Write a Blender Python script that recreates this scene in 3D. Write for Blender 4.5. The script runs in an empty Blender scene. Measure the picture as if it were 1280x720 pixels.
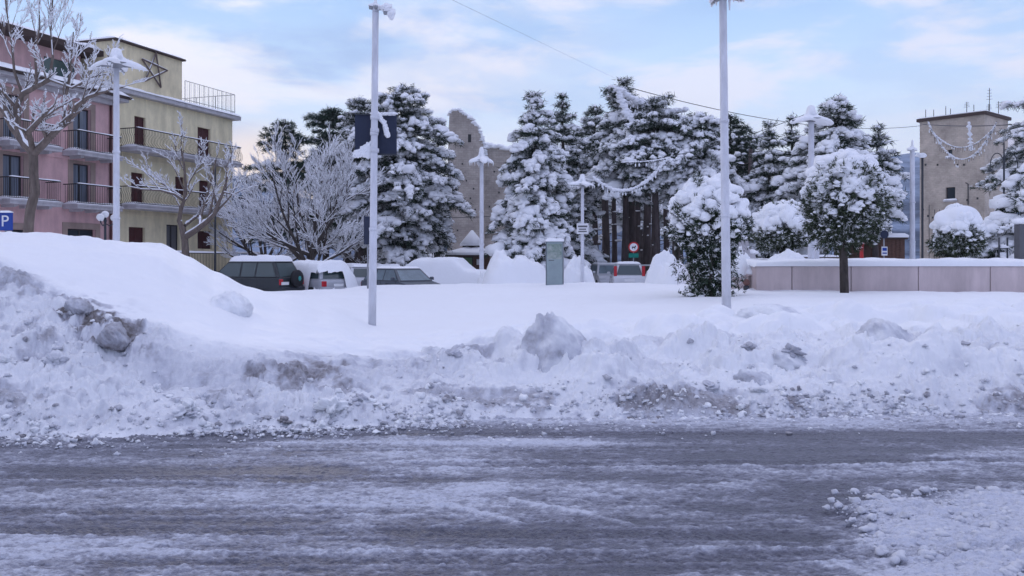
import bpy, math, random
import numpy as np
from mathutils import Matrix, Vector

C = bpy.context.scene.collection
SC = bpy.context.scene
F = 1108.0           # focal length in photo pixels (1280 wide)
EYE = 1.7
HY = 328.0           # horizon row of the photo

# ------------------------------------------------------------------ camera
cam_d = bpy.data.cameras.new('camera')
cam = bpy.data.objects.new('camera', cam_d)
C.objects.link(cam)
cam.location = (0, 0, EYE)
cam.rotation_euler = (math.pi / 2, 0, 0)
cam_d.sensor_width = 36
cam_d.lens = 36 * F / 1280
cam_d.shift_y = -(360 - HY) / 1280
cam_d.clip_start = 0.1
cam_d.clip_end = 20000
SC.camera = cam

# ------------------------------------------------------------------ world
SUN_EL, SUN_AZ = math.radians(9), math.radians(-16)      # azimuth from +Y towards +X
W = bpy.data.worlds.new('World')
SC.world = W
W.use_nodes = True
nt = W.node_tree
nt.nodes.clear()
def wn(t, **k):
    n = nt.nodes.new(t)
    for a, b in k.items():
        setattr(n, a, b)
    return n
def wl(a, b): nt.links.new(a, b)
out = wn('ShaderNodeOutputWorld'); bg = wn('ShaderNodeBackground')
bg.inputs[1].default_value = 0.1
wl(bg.outputs[0], out.inputs[0])
sky = wn('ShaderNodeTexSky', sky_type='NISHITA', sun_disc=False, sun_elevation=math.radians(5), sun_rotation=SUN_AZ,
         altitude=800, air_density=1.0, dust_density=1.0, ozone_density=1.5)
tc = wn('ShaderNodeTexCoord'); sep = wn('ShaderNodeSeparateXYZ')
wl(tc.outputs['Generated'], sep.inputs[0])
ramp = wn('ShaderNodeValToRGB')
wl(sep.outputs['Z'], ramp.inputs[0])
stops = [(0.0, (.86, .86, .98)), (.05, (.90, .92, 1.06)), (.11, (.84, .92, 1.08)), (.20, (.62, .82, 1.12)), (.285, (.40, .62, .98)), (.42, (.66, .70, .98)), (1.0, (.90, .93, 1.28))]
e = ramp.color_ramp.elements
e[0].position = stops[0][0]; e[0].color = (*stops[0][1], 1)
e[1].position = stops[-1][0]; e[1].color = (*stops[-1][1], 1)
for p, c in stops[1:-1]:
    x = e.new(p); x.color = (*c, 1)
# clouds: a flat layer seen in perspective
dv = wn('ShaderNodeMath', operation='ADD'); dv.inputs[1].default_value = .12
wl(sep.outputs['Z'], dv.inputs[0])
cmbx = wn('ShaderNodeMath', operation='DIVIDE'); cmby = wn('ShaderNodeMath', operation='DIVIDE')
wl(sep.outputs['X'], cmbx.inputs[0]); wl(dv.outputs[0], cmbx.inputs[1])
wl(sep.outputs['Y'], cmby.inputs[0]); wl(dv.outputs[0], cmby.inputs[1])
cmb = wn('ShaderNodeCombineXYZ'); wl(cmbx.outputs[0], cmb.inputs[0]); wl(cmby.outputs[0], cmb.inputs[1])
def cloud(scale, lo, hi, seed, rough=.55):
    n = wn('ShaderNodeTexNoise'); n.noise_dimensions = '4D'
    n.inputs['W'].default_value = seed
    n.inputs['Scale'].default_value = scale; n.inputs['Detail'].default_value = 6; n.inputs['Roughness'].default_value = rough
    n.inputs['Distortion'].default_value = .3
    wl(cmb.outputs[0], n.inputs['Vector'])
    m = wn('ShaderNodeMapRange', interpolation_type='SMOOTHSTEP'); m.inputs[1].default_value = lo; m.inputs[2].default_value = hi
    wl(n.outputs[0], m.inputs[0])
    return m.outputs[0]
def mul(a, b):
    m = wn('ShaderNodeMath', operation='MULTIPLY')
    for i, v in enumerate((a, b)):
        if isinstance(v, (int, float)): m.inputs[i].default_value = v
        else: wl(v, m.inputs[i])
    return m.outputs[0]
def mixc(f, a, b):
    m = wn('ShaderNodeMix', data_type='RGBA')
    wl(f, m.inputs[0])
    for i, v in ((6, a), (7, b)):
        if isinstance(v, tuple): m.inputs[i].default_value = (*v, 1)
        else: wl(v, m.inputs[i])
    return m.outputs[2]
el = wn('ShaderNodeMapRange', interpolation_type='SMOOTHSTEP'); el.inputs[1].default_value = .09; el.inputs[2].default_value = .19
wl(sep.outputs['Z'], el.inputs[0])
# more cloud to the left (negative X)
lf = wn('ShaderNodeMapRange', interpolation_type='SMOOTHSTEP'); lf.inputs[1].default_value = .25; lf.inputs[2].default_value = -.45
wl(sep.outputs['X'], lf.inputs[0])
lf2 = wn('ShaderNodeMath', operation='MULTIPLY_ADD'); lf2.inputs[1].default_value = .75; lf2.inputs[2].default_value = .25
wl(lf.outputs[0], lf2.inputs[0])
c1 = mul(mul(cloud(1.1, .45, .58, 3.1), el.outputs[0]), lf2.outputs[0])
c2 = mul(cloud(1.5, .50, .62, 8.4), mul(el.outputs[0], .6))
col = mixc(mul(c1, .85), ramp.outputs[0], (.34, .48, .80))
col = mixc(c2, col, (.98, .92, 1.02))
c3 = mul(cloud(1.2, .46, .58, 1.7, .55), mul(lf.outputs[0], .9))
col = mixc(c3, col, (1.02, .99, 1.06))
# glow where the sun stands behind the hills
sd = wn('ShaderNodeVectorMath', operation='DOT_PRODUCT')
sd.inputs[1].default_value = (math.sin(SUN_AZ) , math.cos(SUN_AZ), .055)
nrm = wn('ShaderNodeVectorMath', operation='NORMALIZE'); wl(tc.outputs['Generated'], nrm.inputs[0]); wl(nrm.outputs[0], sd.inputs[0])
gl = wn('ShaderNodeMapRange', interpolation_type='SMOOTHERSTEP'); gl.inputs[1].default_value = .9955; gl.inputs[2].default_value = 1.0
wl(sd.outputs['Value'], gl.inputs[0])
col = mixc(mul(gl.outputs[0], .8), col, (1.15, .95, .82))
# thin cloud seen from below scaled against the physically bright Nishita sky
vs = wn('ShaderNodeVectorMath', operation='SCALE'); vs.inputs['Scale'].default_value = 10.1
wl(col, vs.inputs[0])
ns = wn('ShaderNodeVectorMath', operation='SCALE'); ns.inputs["Scale"].default_value = .03
wl(sky.outputs[0], ns.inputs[0])
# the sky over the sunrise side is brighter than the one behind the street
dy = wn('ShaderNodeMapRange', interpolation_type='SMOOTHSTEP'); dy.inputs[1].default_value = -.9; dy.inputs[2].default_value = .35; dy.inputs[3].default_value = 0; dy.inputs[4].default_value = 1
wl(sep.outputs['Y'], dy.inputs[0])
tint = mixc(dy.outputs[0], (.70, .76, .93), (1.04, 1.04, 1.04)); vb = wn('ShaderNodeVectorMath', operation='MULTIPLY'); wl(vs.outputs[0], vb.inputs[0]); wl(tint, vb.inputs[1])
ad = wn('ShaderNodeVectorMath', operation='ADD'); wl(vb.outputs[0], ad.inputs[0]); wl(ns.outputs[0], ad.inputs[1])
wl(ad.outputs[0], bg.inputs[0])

sl = bpy.data.lights.new('sun', 'SUN'); sl.energy = 0.5; sl.angle = math.radians(20); sl.color = (1, .88, .82); sl.specular_factor = .15
so = bpy.data.objects.new('sun', sl); C.objects.link(so)
sdv = Vector((math.sin(SUN_AZ) * math.cos(SUN_EL), math.cos(SUN_AZ) * math.cos(SUN_EL), math.sin(SUN_EL)))
so.rotation_euler = sdv.to_track_quat('Z', 'Y').to_euler()

vsn = SC.view_settings
vsn.view_transform = 'Standard'; vsn.look = 'None'; vsn.exposure = 0.12; vsn.gamma = 1
vsn.use_curve_mapping = False
SC.render.engine = 'CYCLES'
SC.cycles.use_denoising = True
SC.cycles.max_bounces = 5
SC.cycles.diffuse_bounces = 3
SC.cycles.glossy_bounces = 2
SC.cycles.transmission_bounces = 2
SC.cycles.use_adaptive_sampling = True
SC.cycles.adaptive_threshold = 0.02

# ------------------------------------------------------------------ noise
def _hash(ix, iy, iz, seed):
    h = (ix.astype(np.int64) * 374761393 + iy.astype(np.int64) * 668265263 + iz.astype(np.int64) * 1274126177 + seed * 974634777) & 0xffffffff
    h = ((h ^ (h >> 13)) * 1274126177) & 0xffffffff
    h = ((h ^ (h >> 16)) * 2246822519) & 0xffffffff
    h = h ^ (h >> 15)
    return (h & 0xffffff) / float(0xffffff)
def vnoise(x, y, seed=0):
    x0 = np.floor(x); y0 = np.floor(y); fx = x - x0; fy = y - y0
    ux = fx * fx * fx * (fx * (fx * 6 - 15) + 10); uy = fy * fy * fy * (fy * (fy * 6 - 15) + 10)
    z = np.zeros_like(x0)
    a = _hash(x0, y0, z, seed); b = _hash(x0 + 1, y0, z, seed); c = _hash(x0, y0 + 1, z, seed); d = _hash(x0 + 1, y0 + 1, z, seed)
    return ((a * (1 - ux) + b * ux) * (1 - uy) + (c * (1 - ux) + d * ux) * uy) * 2 - 1
def fbm(x, y, o=4, seed=0, gain=.5):
    s = 0; a = 1; t = 0; co, si = .8, .6
    for i in range(o):
        s = s + a * vnoise(x, y, seed + i * 17); t += a; a *= gain
        x, y = (co * x - si * y) * 2.03 + 11.3, (si * x + co * y) * 2.03 + 5.7
    return s / t
def clods(x, y, seed, keep=1.0):
    """domes of random size scattered on unit cells: the height of the tallest dome over each point"""
    x0 = np.floor(x); y0 = np.floor(y); best = np.zeros_like(x); z = np.zeros_like(x)
    for dx in (-1, 0, 1):
        for dy in (-1, 0, 1):
            cx = x0 + dx; cy = y0 + dy
            px = cx + _hash(cx, cy, z, seed); py = cy + _hash(cx, cy, z + 1, seed)
            r = .3 + .5 * _hash(cx, cy, z + 2, seed)
            ok = _hash(cx, cy, z + 3, seed) < keep
            ax = 1 + .6 * (_hash(cx, cy, z + 4, seed) - .5)
            d2 = r * r - (((x - px) * ax) ** 2 + ((y - py) / ax) ** 2)
            best = np.maximum(best, np.where(ok & (d2 > 0), np.sqrt(np.maximum(d2, 0)), 0))
    return best
def sstep(a, b, x):
    t = np.clip((x - a) / (b - a), 0, 1)
    return t * t * (3 - 2 * t)

# ------------------------------------------------------------------ mesh helpers
class MB:
    def __init__(s):
        s.v = []; s.f = []; s.n = 0; s.sm = []
    def add(s, v, f, smooth=False):
        v = np.asarray(v, float).reshape(-1, 3)
        for q in f:
            s.f.append(tuple(int(i) + s.n for i in q)); s.sm.append(smooth)
        s.v.append(v); s.n += len(v)
        return s
    def box(s, c, d, rz=0, taper=1.0):
        hx, hy, hz = d[0] / 2, d[1] / 2, d[2] / 2
        v = []
        for z, t in ((-hz, 1), (hz, taper)):
            for x, y in ((-hx, -hy), (hx, -hy), (hx, hy), (-hx, hy)):
                x *= t; y *= t
                v.append((c[0] + x * math.cos(rz) - y * math.sin(rz), c[1] + x * math.sin(rz) + y * math.cos(rz), c[2] + z))
        return s.add(v, [(3, 2, 1, 0), (4, 5, 6, 7), (0, 1, 5, 4), (1, 2, 6, 5), (2, 3, 7, 6), (3, 0, 4, 7)])
    def b2(s, x0, x1, y0, y1, z0, z1):
        return s.box(((x0 + x1) / 2, (y0 + y1) / 2, (z0 + z1) / 2), (x1 - x0, y1 - y0, z1 - z0))
    def bevbox(s, c, d, b, rz=0):
        """box with its vertical edges and top chamfered"""
        hx, hy, hz = d[0] / 2, d[1] / 2, d[2] / 2
        def ring(i, z):
            o = [(-hx + i, -hy + b), (-hx + b, -hy + i), (hx - b, -hy + i), (hx - i, -hy + b), (hx - i, hy - b), (hx - b, hy - i), (-hx + b, hy - i), (-hx + i, hy - b)]
            return [(c[0] + x * math.cos(rz) - y * math.sin(rz), c[1] + x * math.sin(rz) + y * math.cos(rz), c[2] + z) for x, y in o]
        v = ring(0, -hz) + ring(0, hz - b) + ring(b * .9, hz)
        f = [tuple(range(7, -1, -1)), tuple(range(16, 24))]
        for k in range(2):
            for i in range(8):
                j = (i + 1) % 8
                f.append((k * 8 + i, k * 8 + j, k * 8 + 8 + j, k * 8 + 8 + i))
        return s.add(v, f)
    def tube(s, pts, r, n=8, cap=True, smooth=True):
        P = [Vector(p) for p in pts]
        R = r if hasattr(r, '__len__') else [r] * len(P)
        v = []; f = []
        t0 = (P[1] - P[0]).normalized()
        u = t0.orthogonal().normalized()
        for i, p in enumerate(P):
            t = (P[min(i + 1, len(P) - 1)] - P[max(i - 1, 0)]).normalized()
            u = (u - t * u.dot(t)).normalized(); w = t.cross(u)
            for k in range(n):
                a = 2 * math.pi * k / n
                v.append(p + (u * math.cos(a) + w * math.sin(a)) * R[i])
        for i in range(len(P) - 1):
            for k in range(n):
                k2 = (k + 1) % n
                f.append((i * n + k, i * n + k2, (i + 1) * n + k2, (i + 1) * n + k))
        s.add(v, f, smooth)
        if cap:
            s.f.append(tuple(s.n - len(v) + k for k in range(n - 1, -1, -1))); s.sm.append(False)
            s.f.append(tuple(s.n - n + k for k in range(n))); s.sm.append(False)
        return s
    def lathe(s, prof, c=(0, 0, 0), n=16, smooth=True):
        v = []; f = []
        for r, z in prof:
            for k in range(n):
                a = 2 * math.pi * k / n
                v.append((c[0] + r * math.cos(a), c[1] + r * math.sin(a), c[2] + z))
        for i in range(len(prof) - 1):
            for k in range(n):
                k2 = (k + 1) % n
                f.append((i * n + k, i * n + k2, (i + 1) * n + k2, (i + 1) * n + k))
        f.append(tuple(range(n - 1, -1, -1))); f.append(tuple((len(prof) - 1) * n + k for k in range(n)))
        return s.add(v, f, smooth)
    def prism(s, poly, y0, y1, M=None):
        """polygon in (x, z) extruded from y0 to y1"""
        n = len(poly)
        v = [(x, y0, z) for x, z in poly] + [(x, y1, z) for x, z in poly]
        f = [tuple(range(n)), tuple(range(2 * n - 1, n - 1, -1))]
        for i in range(n):
            j = (i + 1) % n
            f.append((j, i, n + i, n + j))
        return s.add(v, f)
    def build(s, name, mat, parent=None):
        v = np.concatenate(s.v) if s.v else np.zeros((0, 3))
        me = bpy.data.meshes.new(name)
        me.from_pydata(v.tolist(), [], s.f)
        me.polygons.foreach_set('use_smooth', s.sm)
        me.update()
        return link(name, me, mat, parent)

def link(name, me, mat, parent=None):
    o = bpy.data.objects.new(name, me)
    if mat is not None: me.materials.append(mat)
    C.objects.link(o)
    if parent is not None: o.parent = parent
    return o

def fast_mesh(name, V, T, mat, parent=None, smooth=True, attr=None):
    """V (n,3), T (m,k) with k = 3 or 4, through foreach_set"""
    me = bpy.data.meshes.new(name)
    V = np.ascontiguousarray(V, dtype=np.float32); T = np.ascontiguousarray(T, dtype=np.int32)
    k = T.shape[1]
    me.vertices.add(len(V)); me.vertices.foreach_set('co', V.ravel())
    me.loops.add(T.size); me.loops.foreach_set('vertex_index', T.ravel())
    me.polygons.add(len(T)); me.polygons.foreach_set('loop_start', np.arange(0, T.size, k, dtype=np.int32))
    me.polygons.foreach_set('use_smooth', np.full(len(T), smooth))
    me.update(calc_edges=True)
    if attr:
        for an, av in attr.items():
            a = me.attributes.new(an, 'FLOAT', 'POINT'); a.data.foreach_set('value', np.ascontiguousarray(av, dtype=np.float32).ravel())
    me.validate()
    return link(name, me, mat, parent)

def tag(o, label=None, cat=None, group=None, kind=None):
    if label: o['label'] = label
    if cat: o['category'] = cat
    if group: o['group'] = group
    if kind: o['kind'] = kind
    return o
def thing(name, label, cat, loc=(0, 0, 0), rz=0, group=None):
    o = bpy.data.objects.new(name, None); C.objects.link(o)
    o.location = loc; o.rotation_euler = (0, 0, rz)
    o.empty_display_size = .2
    return tag(o, label, cat, group)
def dup(root, loc, rz, label, scale=1.0):
    def cp(o, par):
        c = o.copy(); C.objects.link(c); c.parent = par
        for ch in [k for k in C.objects if k.parent == o]: cp(ch, c)
        return c
    r = cp(root, None); r.location = loc; r.rotation_euler = (0, 0, rz); r['label'] = label; r.scale = (scale,) * 3
    return r
def P(px, py, Y):
    return ((px - 640) / F * Y, Y, EYE + (HY - py) / F * Y)

# unit icospheres
def ico(k):
    t = (1 + 5 ** .5) / 2
    v = [(-1, t, 0), (1, t, 0), (-1, -t, 0), (1, -t, 0), (0, -1, t), (0, 1, t), (0, -1, -t), (0, 1, -t), (t, 0, -1), (t, 0, 1), (-t, 0, -1), (-t, 0, 1)]
    v = [tuple(np.array(a) / np.linalg.norm(a)) for a in v]
    f = [(0, 11, 5), (0, 5, 1), (0, 1, 7), (0, 7, 10), (0, 10, 11), (1, 5, 9), (5, 11, 4), (11, 10, 2), (10, 7, 6), (7, 1, 8), (3, 9, 4), (3, 4, 2), (3, 2, 6), (3, 6, 8), (3, 8, 9), (4, 9, 5), (2, 4, 11), (6, 2, 10), (8, 6, 7), (9, 8, 1)]
    for _ in range(k):
        m = {}; nf = []
        def mid(a, b):
            q = (min(a, b), max(a, b))
            if q not in m:
                w = np.array(v[a]) + np.array(v[b]); v.append(tuple(w / np.linalg.norm(w))); m[q] = len(v) - 1
            return m[q]
        for a, b, c in f:
            x, y, z = mid(a, b), mid(b, c), mid(c, a)
            nf += [(a, x, z), (b, y, x), (c, z, y), (x, y, z)]
        f = nf
    return np.array(v), np.array(f)
ICO = {k: ico(k) for k in range(5)}

def blobs(Cn, S, k=1, amp=.22, seed=0, rz=None, flat=.5, fr=2.2):
    """many lumpy ellipsoids at once -> V, T. Cn (n,3), S (n,3); undersides flattened"""
    rg = np.random.RandomState(seed)
    Cn = np.asarray(Cn, float); S = np.asarray(S, float); n = len(Cn)
    U, Tr = ICO[k]; m = len(U)
    r = np.ones((n, m))
    for j in range(4):
        kk = rg.normal(size=(n, 3)) * fr * (1 + .5 * j); ph = rg.rand(n, 1) * 6.28
        r += amp / (1 + .4 * j) * np.sin(kk @ U.T + ph) * .7
    V = U[None] * r[..., None]
    V[..., 2] = np.where(V[..., 2] < 0, V[..., 2] * flat, V[..., 2])
    V = V * S[:, None, :]
    a = rg.rand(n) * 6.28 if rz is None else np.asarray(rz)
    ca, sa = np.cos(a)[:, None], np.sin(a)[:, None]
    X = V[..., 0] * ca - V[..., 1] * sa; Y = V[..., 0] * sa + V[..., 1] * ca
    V = np.stack([X, Y, V[..., 2]], -1) + Cn[:, None, :]
    T = Tr[None] + (np.arange(n) * m)[:, None, None]
    return V.reshape(-1, 3), T.reshape(-1, 3)
def tufts(Cn, D, L, M=10, w=.03, spread=.9, seed=0):
    """bunches of M thin needles: centre, main direction, length"""
    rg = np.random.RandomState(seed); Cn = np.asarray(Cn, float); n = len(Cn)
    D = np.asarray(D, float); L = np.broadcast_to(np.asarray(L, float), (n,))
    d = D[:, None, :] + rg.normal(size=(n, M, 3)) * spread
    d /= np.linalg.norm(d, axis=2, keepdims=True) + 1e-9
    ll = L[:, None, None] * (.6 + .7 * rg.rand(n, M, 1))
    base = Cn[:, None, :] + rg.normal(size=(n, M, 3)) * (L[:, None, None] * .25)
    sd = np.cross(d, rg.normal(size=(n, M, 3))); sd /= np.linalg.norm(sd, axis=2, keepdims=True) + 1e-9
    A = base - sd * w; B = base + sd * w; T = base + d * ll
    V = np.stack([A, B, T], 2).reshape(-1, 3)
    return V, np.arange(len(V)).reshape(-1, 3)
def frusta(P0, P1, R0, R1, n=4):
    P0 = np.asarray(P0, float); P1 = np.asarray(P1, float); m = len(P0)
    t = P1 - P0; t /= np.linalg.norm(t, axis=1, keepdims=True) + 1e-9
    ref = np.where(np.abs(t[:, 2:3]) > .9, np.array([[1., 0, 0]]), np.array([[0, 0, 1.]]))
    u = np.cross(t, ref); u /= np.linalg.norm(u, axis=1, keepdims=True) + 1e-9
    w = np.cross(t, u)
    a = np.arange(n) * 2 * math.pi / n
    cu, sw = np.cos(a)[None, :, None], np.sin(a)[None, :, None]
    ring = u[:, None, :] * cu + w[:, None, :] * sw
    V = np.concatenate([P0[:, None] + ring * np.asarray(R0)[:, None, None], P1[:, None] + ring * np.asarray(R1)[:, None, None]], 1)
    k = np.arange(n); k2 = (k + 1) % n
    q = np.stack([k, k2, k2 + n, k + n], 1)
    T = q[None] + (np.arange(m) * 2 * n)[:, None, None]
    return V.reshape(-1, 3), T.reshape(-1, 4)
def tri(T):
    return T if T.shape[1] == 3 else np.concatenate([T[:, [0, 1, 2]], T[:, [0, 2, 3]]])
def join(*vt):
    V = []; T = []; n = 0
    for v, t in vt:
        V.append(v); T.append(tri(t) + n); n += len(v)
    return np.concatenate(V), np.concatenate(T)

# ------------------------------------------------------------------ materials
def mat(name, col, rough=.7, metal=0, spec=.3, noise=None, bump=None, coat=0, col2=None, trans=0):
    """noise = (scale, amount, stretch xyz); bump = (scale, strength, distance)"""
    m = bpy.data.materials.new(name); m.use_nodes = True
    t = m.node_tree; b = t.nodes['Principled BSDF']
    b.inputs['Base Color'].default_value = (*col, 1); b.inputs['Roughness'].default_value = rough
    b.inputs['Metallic'].default_value = metal; b.inputs['Specular IOR Level'].default_value = spec
    b.inputs['Coat Weight'].default_value = coat
    g = t.nodes.new('ShaderNodeTexCoord')
    if noise:
        sc, am = noise[:2]; st = noise[2] if len(noise) > 2 else (1, 1, 1)
        mp = t.nodes.new('ShaderNodeMapping'); mp.inputs['Scale'].default_value = st
        t.links.new(g.outputs['Object'], mp.inputs[0])
        n = t.nodes.new('ShaderNodeTexNoise'); n.inputs['Scale'].default_value = sc; n.inputs['Detail'].default_value = 6; n.inputs['Roughness'].default_value = .65
        t.links.new(mp.outputs[0], n.inputs['Vector'])
        mr = t.nodes.new('ShaderNodeMapRange'); mr.inputs[1].default_value = .3; mr.inputs[2].default_value = .7
        t.links.new(n.outputs[0], mr.inputs[0])
        mx = t.nodes.new('ShaderNodeMix'); mx.data_type = 'RGBA'
        c2 = col2 or tuple(c * (1 - am) for c in col)
        mx.inputs[6].default_value = (*c2, 1); mx.inputs[7].default_value = (*(tuple(min(1, c * (1 + am * .5)) for c in col) if not col2 else col), 1)
        t.links.new(mr.outputs[0], mx.inputs[0]); t.links.new(mx.outputs[2], b.inputs['Base Color'])
    if bump:
        n = t.nodes.new('ShaderNodeTexNoise'); n.inputs['Scale'].default_value = bump[0]; n.inputs['Detail'].default_value = 5
        t.links.new(g.outputs['Object'], n.inputs['Vector'])
        bp = t.nodes.new('ShaderNodeBump'); bp.inputs['Strength'].default_value = bump[1]; bp.inputs['Distance'].default_value = bump[2]
        t.links.new(n.outputs[0], bp.inputs['Height']); t.links.new(bp.outputs[0], b.inputs['Normal'])
    return m
M = {}
M['snow'] = mat('snow', (.86, .87, .89), .65, spec=.25, bump=(9, .35, .03))
M['frost'] = mat('frosted_snow', (.83, .84, .87), .7, spec=.2)
M['bark'] = mat('dark_bark', (.075, .062, .055), .9, noise=(6, .5, (1, 1, .25)), bump=(14, .8, .04))
M['bark2'] = mat('grey_brown_bark', (.17, .135, .115), .9, noise=(7, .45, (1, 1, .3)), bump=(16, .7, .03))
M['barkr'] = mat('reddish_pine_bark', (.085, .066, .064), .9, noise=(5, .5, (1, 1, .2)), bump=(10, .9, .05))
M['twig'] = mat('twig_bark', (.09, .07, .065), .9)
M['needle'] = mat('pine_needles', (.035, .055, .035), .8, noise=(1.2, .45), spec=.15)
M['needle2'] = mat('cedar_needles', (.03, .055, .04), .8, noise=(1.5, .4), spec=.15)
M['leaf'] = mat('evergreen_leaves', (.058, .078, .042), .7, noise=(3, .5), spec=.2)
M['leafd'] = mat('dark_evergreen_leaves', (.03, .05, .028), .75, noise=(3, .5), spec=.2)
M['pole'] = mat('frosted_white_pole', (.66, .67, .72), .6, noise=(7, .18, (1, 1, .35)), bump=(30, .25, .01))
M['metal'] = mat('grey_metal', (.28, .29, .31), .5, metal=.6)
M['dmetal'] = mat('dark_metal', (.045, .05, .06), .55, metal=.3)
M['board'] = mat('navy_board', (.022, .03, .06), .6, noise=(3, .2))
M['black'] = mat('black_rubber', (.015, .015, .018), .7)
M['wood'] = mat('brown_wood', (.12, .062, .045), .75, noise=(4, .4, (1, 1, 6)))
M['wood2'] = mat('grey_brown_wood', (.17, .13, .11), .8, noise=(4, .4, (1, 1, 6)))
M['glass'] = mat('window_glass', (.02, .03, .04), .08, spec=.6)
M['curtain'] = mat('glass_with_pale_curtain', (.16, .19, .24), .15, spec=.6, noise=(9, .35, (1, 1, .05)))
M['white'] = mat('white_paint', (.72, .72, .73), .5)
M['red'] = mat('red_paint', (.45, .03, .03), .5)
# ================================================================== THE SETTING
# ---------------- snow: ploughed bank, field and park floor as one dense sheet
CX = np.array([-420, -100, 0, 60, 100, 150, 200, 235, 270, 310, 350, 410, 466, 560, 640, 760, 905, 1000, 1100, 1280, 1700], float)
TOE = np.array([8.3, 8.5, 8.6, 8.62, 8.65, 8.7, 8.8, 8.85, 8.9, 8.95, 9.0, 9.1, 9.2, 9.4, 9.55, 9.65, 9.7, 9.75, 9.8, 9.9, 10.0])
CREST = np.array([3.3, 3.1, 2.9, 2.4, 2.1, 1.75, 1.6, 1.5, 1.45, 1.5, 1.55, 1.65, 1.75, 1.9, 2.1, 2.3, 2.6, 2.8, 2.7, 2.3, 2.2])
OFF = np.array([-1.2, 0, .25, .5, .8, 1.1, 1.4, 1.7, 2.1, 2.6, 3.2, 4, 5, 6.5, 8.5, 11, 14, 18, 22, 24.5, 26, 28, 34, 50, 90], float)
prof = {   # px: heights at OFF
 0:   [-.3, -.02, .17, .33, .52, .70, .86, .98, 1.18, 1.5, 1.78, 1.97, 2.1, 2.16, 2.0, 1.5, 1.1, .8, .8, .7, .35, .5, .9, 1.2, 1.2],
 60:  [-.3, -.02, .15, .3, .46, .62, .76, .9, 1.08, 1.42, 1.68, 1.90, 2.09, 2.17, 2.02, 1.5, 1.1, .8, .8, .7, .35, .5, .9, 1.2, 1.2],
 100: [-.3, -.02, .14, .27, .42, .55, .68, .84, 1.10, 1.36, 1.60, 1.83, 2.02, 2.08, 1.95, 1.45, 1.1, .8, .8, .7, .35, .5, .9, 1.2, 1.2],
 150: [-.3, -.02, .12, .2, .31, .42, .60, .88, 1.06, 1.27, 1.5, 1.75, 1.96, 2.06, 1.95, 1.45, 1.05, .8, .8, .7, .35, .5, .9, 1.2, 1.2],
 200: [-.3, -.02, .11, .18, .25, .34, .68, .88, 1.02, 1.2, 1.38, 1.62, 1.84, 1.97, 1.88, 1.4, 1.0, .8, .8, .7, .35, .5, .9, 1.2, 1.2],
 235: [-.3, -.02, .11, .18, .25, .34, .62, .80, .93, 1.06, 1.22, 1.4, 1.6, 1.75, 1.72, 1.35, 1.0, .8, .8, .7, .35, .5, .9, 1.2, 1.2],
 270: [-.3, -.02, .11, .18, .24, .32, .58, .72, .82, .94, 1.06, 1.2, 1.36, 1.48, 1.42, 1.2, 1.0, .85, .82, .7, .35, .5, .9, 1.2, 1.2],
 310: [-.3, -.02, .11, .18, .24, .32, .55, .66, .74, .82, .9, 1.0, 1.14, 1.22, 1.17, 1.05, .93, .78, .7, .62, .3, .4, .7, .9, .9],
 350: [-.3, -.02, .10, .16, .22, .3, .5, .60, .66, .73, .8, .88, .97, 1.05, 1.05, .96, .84, .74, .68, .60, .3, .3, .4, .5, .5],
 410: [-.3, -.02, .09, .15, .2, .27, .42, .52, .56, .60, .64, .68, .74, .8, .82, .8, .78, .76, .74, .66, .3, .3, .4, .5, .5],
 466: [-.3, -.02, .08, .14, .18, .24, .35, .46, .49, .51, .52, .52, .52, .52, .54, .62, .72, .82, .86, .78, .3, .3, .4, .5, .5],
 560: [-.3, -.02, .08, .15, .2, .25, .32, .40, .46, .48, .5, .51, .52, .54, .56, .64, .74, .86, .92, .85, .3, .3, .4, .5, .5],
 640: [-.3, -.02, .09, .16, .22, .28, .34, .40, .46, .49, .51, .52, .54, .56, .6, .68, .78, .88, .94, .88, .3, .3, .4, .5, .5],
 760: [-.3, -.02, .1, .18, .26, .33, .38, .43, .48, .53, .57, .60, .62, .64, .68, .72, .8, .9, .95, .9, .35, .3, .4, .5, .5],
 905: [-.3, -.02, .11, .2, .29, .37, .43, .48, .55, .61, .67, .72, .76, .8, .83, .86, .88, .92, .95, .9, .5, .5, .5, .5, .5],
 1100:[-.3, -.02, .11, .21, .31, .4, .47, .52, .6, .67, .73, .79, .85, .88, .88, .87, .85, .8, .8, .8, .6, .6, .6, .6, .6],
 1280:[-.3, -.02, .12, .25, .38, .5, .58, .64, .7, .76, .82, .87, .9, .9, .88, .86, .84, .8, .8, .8, .6, .6, .6, .6, .6],
}
pk = sorted(prof); PT = np.array([prof[k] for k in pk])
PT = np.array([np.interp(CX, pk, PT[:, j]) for j in range(len(OFF))])      # (off, cols)
def base_h(X, Y):
    px = 640 + F * X / Y
    toe = np.interp(px, CX, TOE)
    o = Y - toe
    ci = np.clip(np.searchsorted(CX, px) - 1, 0, len(CX) - 2); fx = np.clip((px - CX[ci]) / (CX[ci + 1] - CX[ci]), 0, 1)
    fx = fx * fx * (3 - 2 * fx) * .6 + fx * .4
    oi = np.clip(np.searchsorted(OFF, o) - 1, 0, len(OFF) - 2); fo = np.clip((o - OFF[oi]) / (OFF[oi + 1] - OFF[oi]), 0, 1)
    z = (PT[oi, ci] * (1 - fx) + PT[oi, ci + 1] * fx) * (1 - fo) + (PT[oi + 1, ci] * (1 - fx) + PT[oi + 1, ci + 1] * fx) * fo
    return z, px, o
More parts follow.
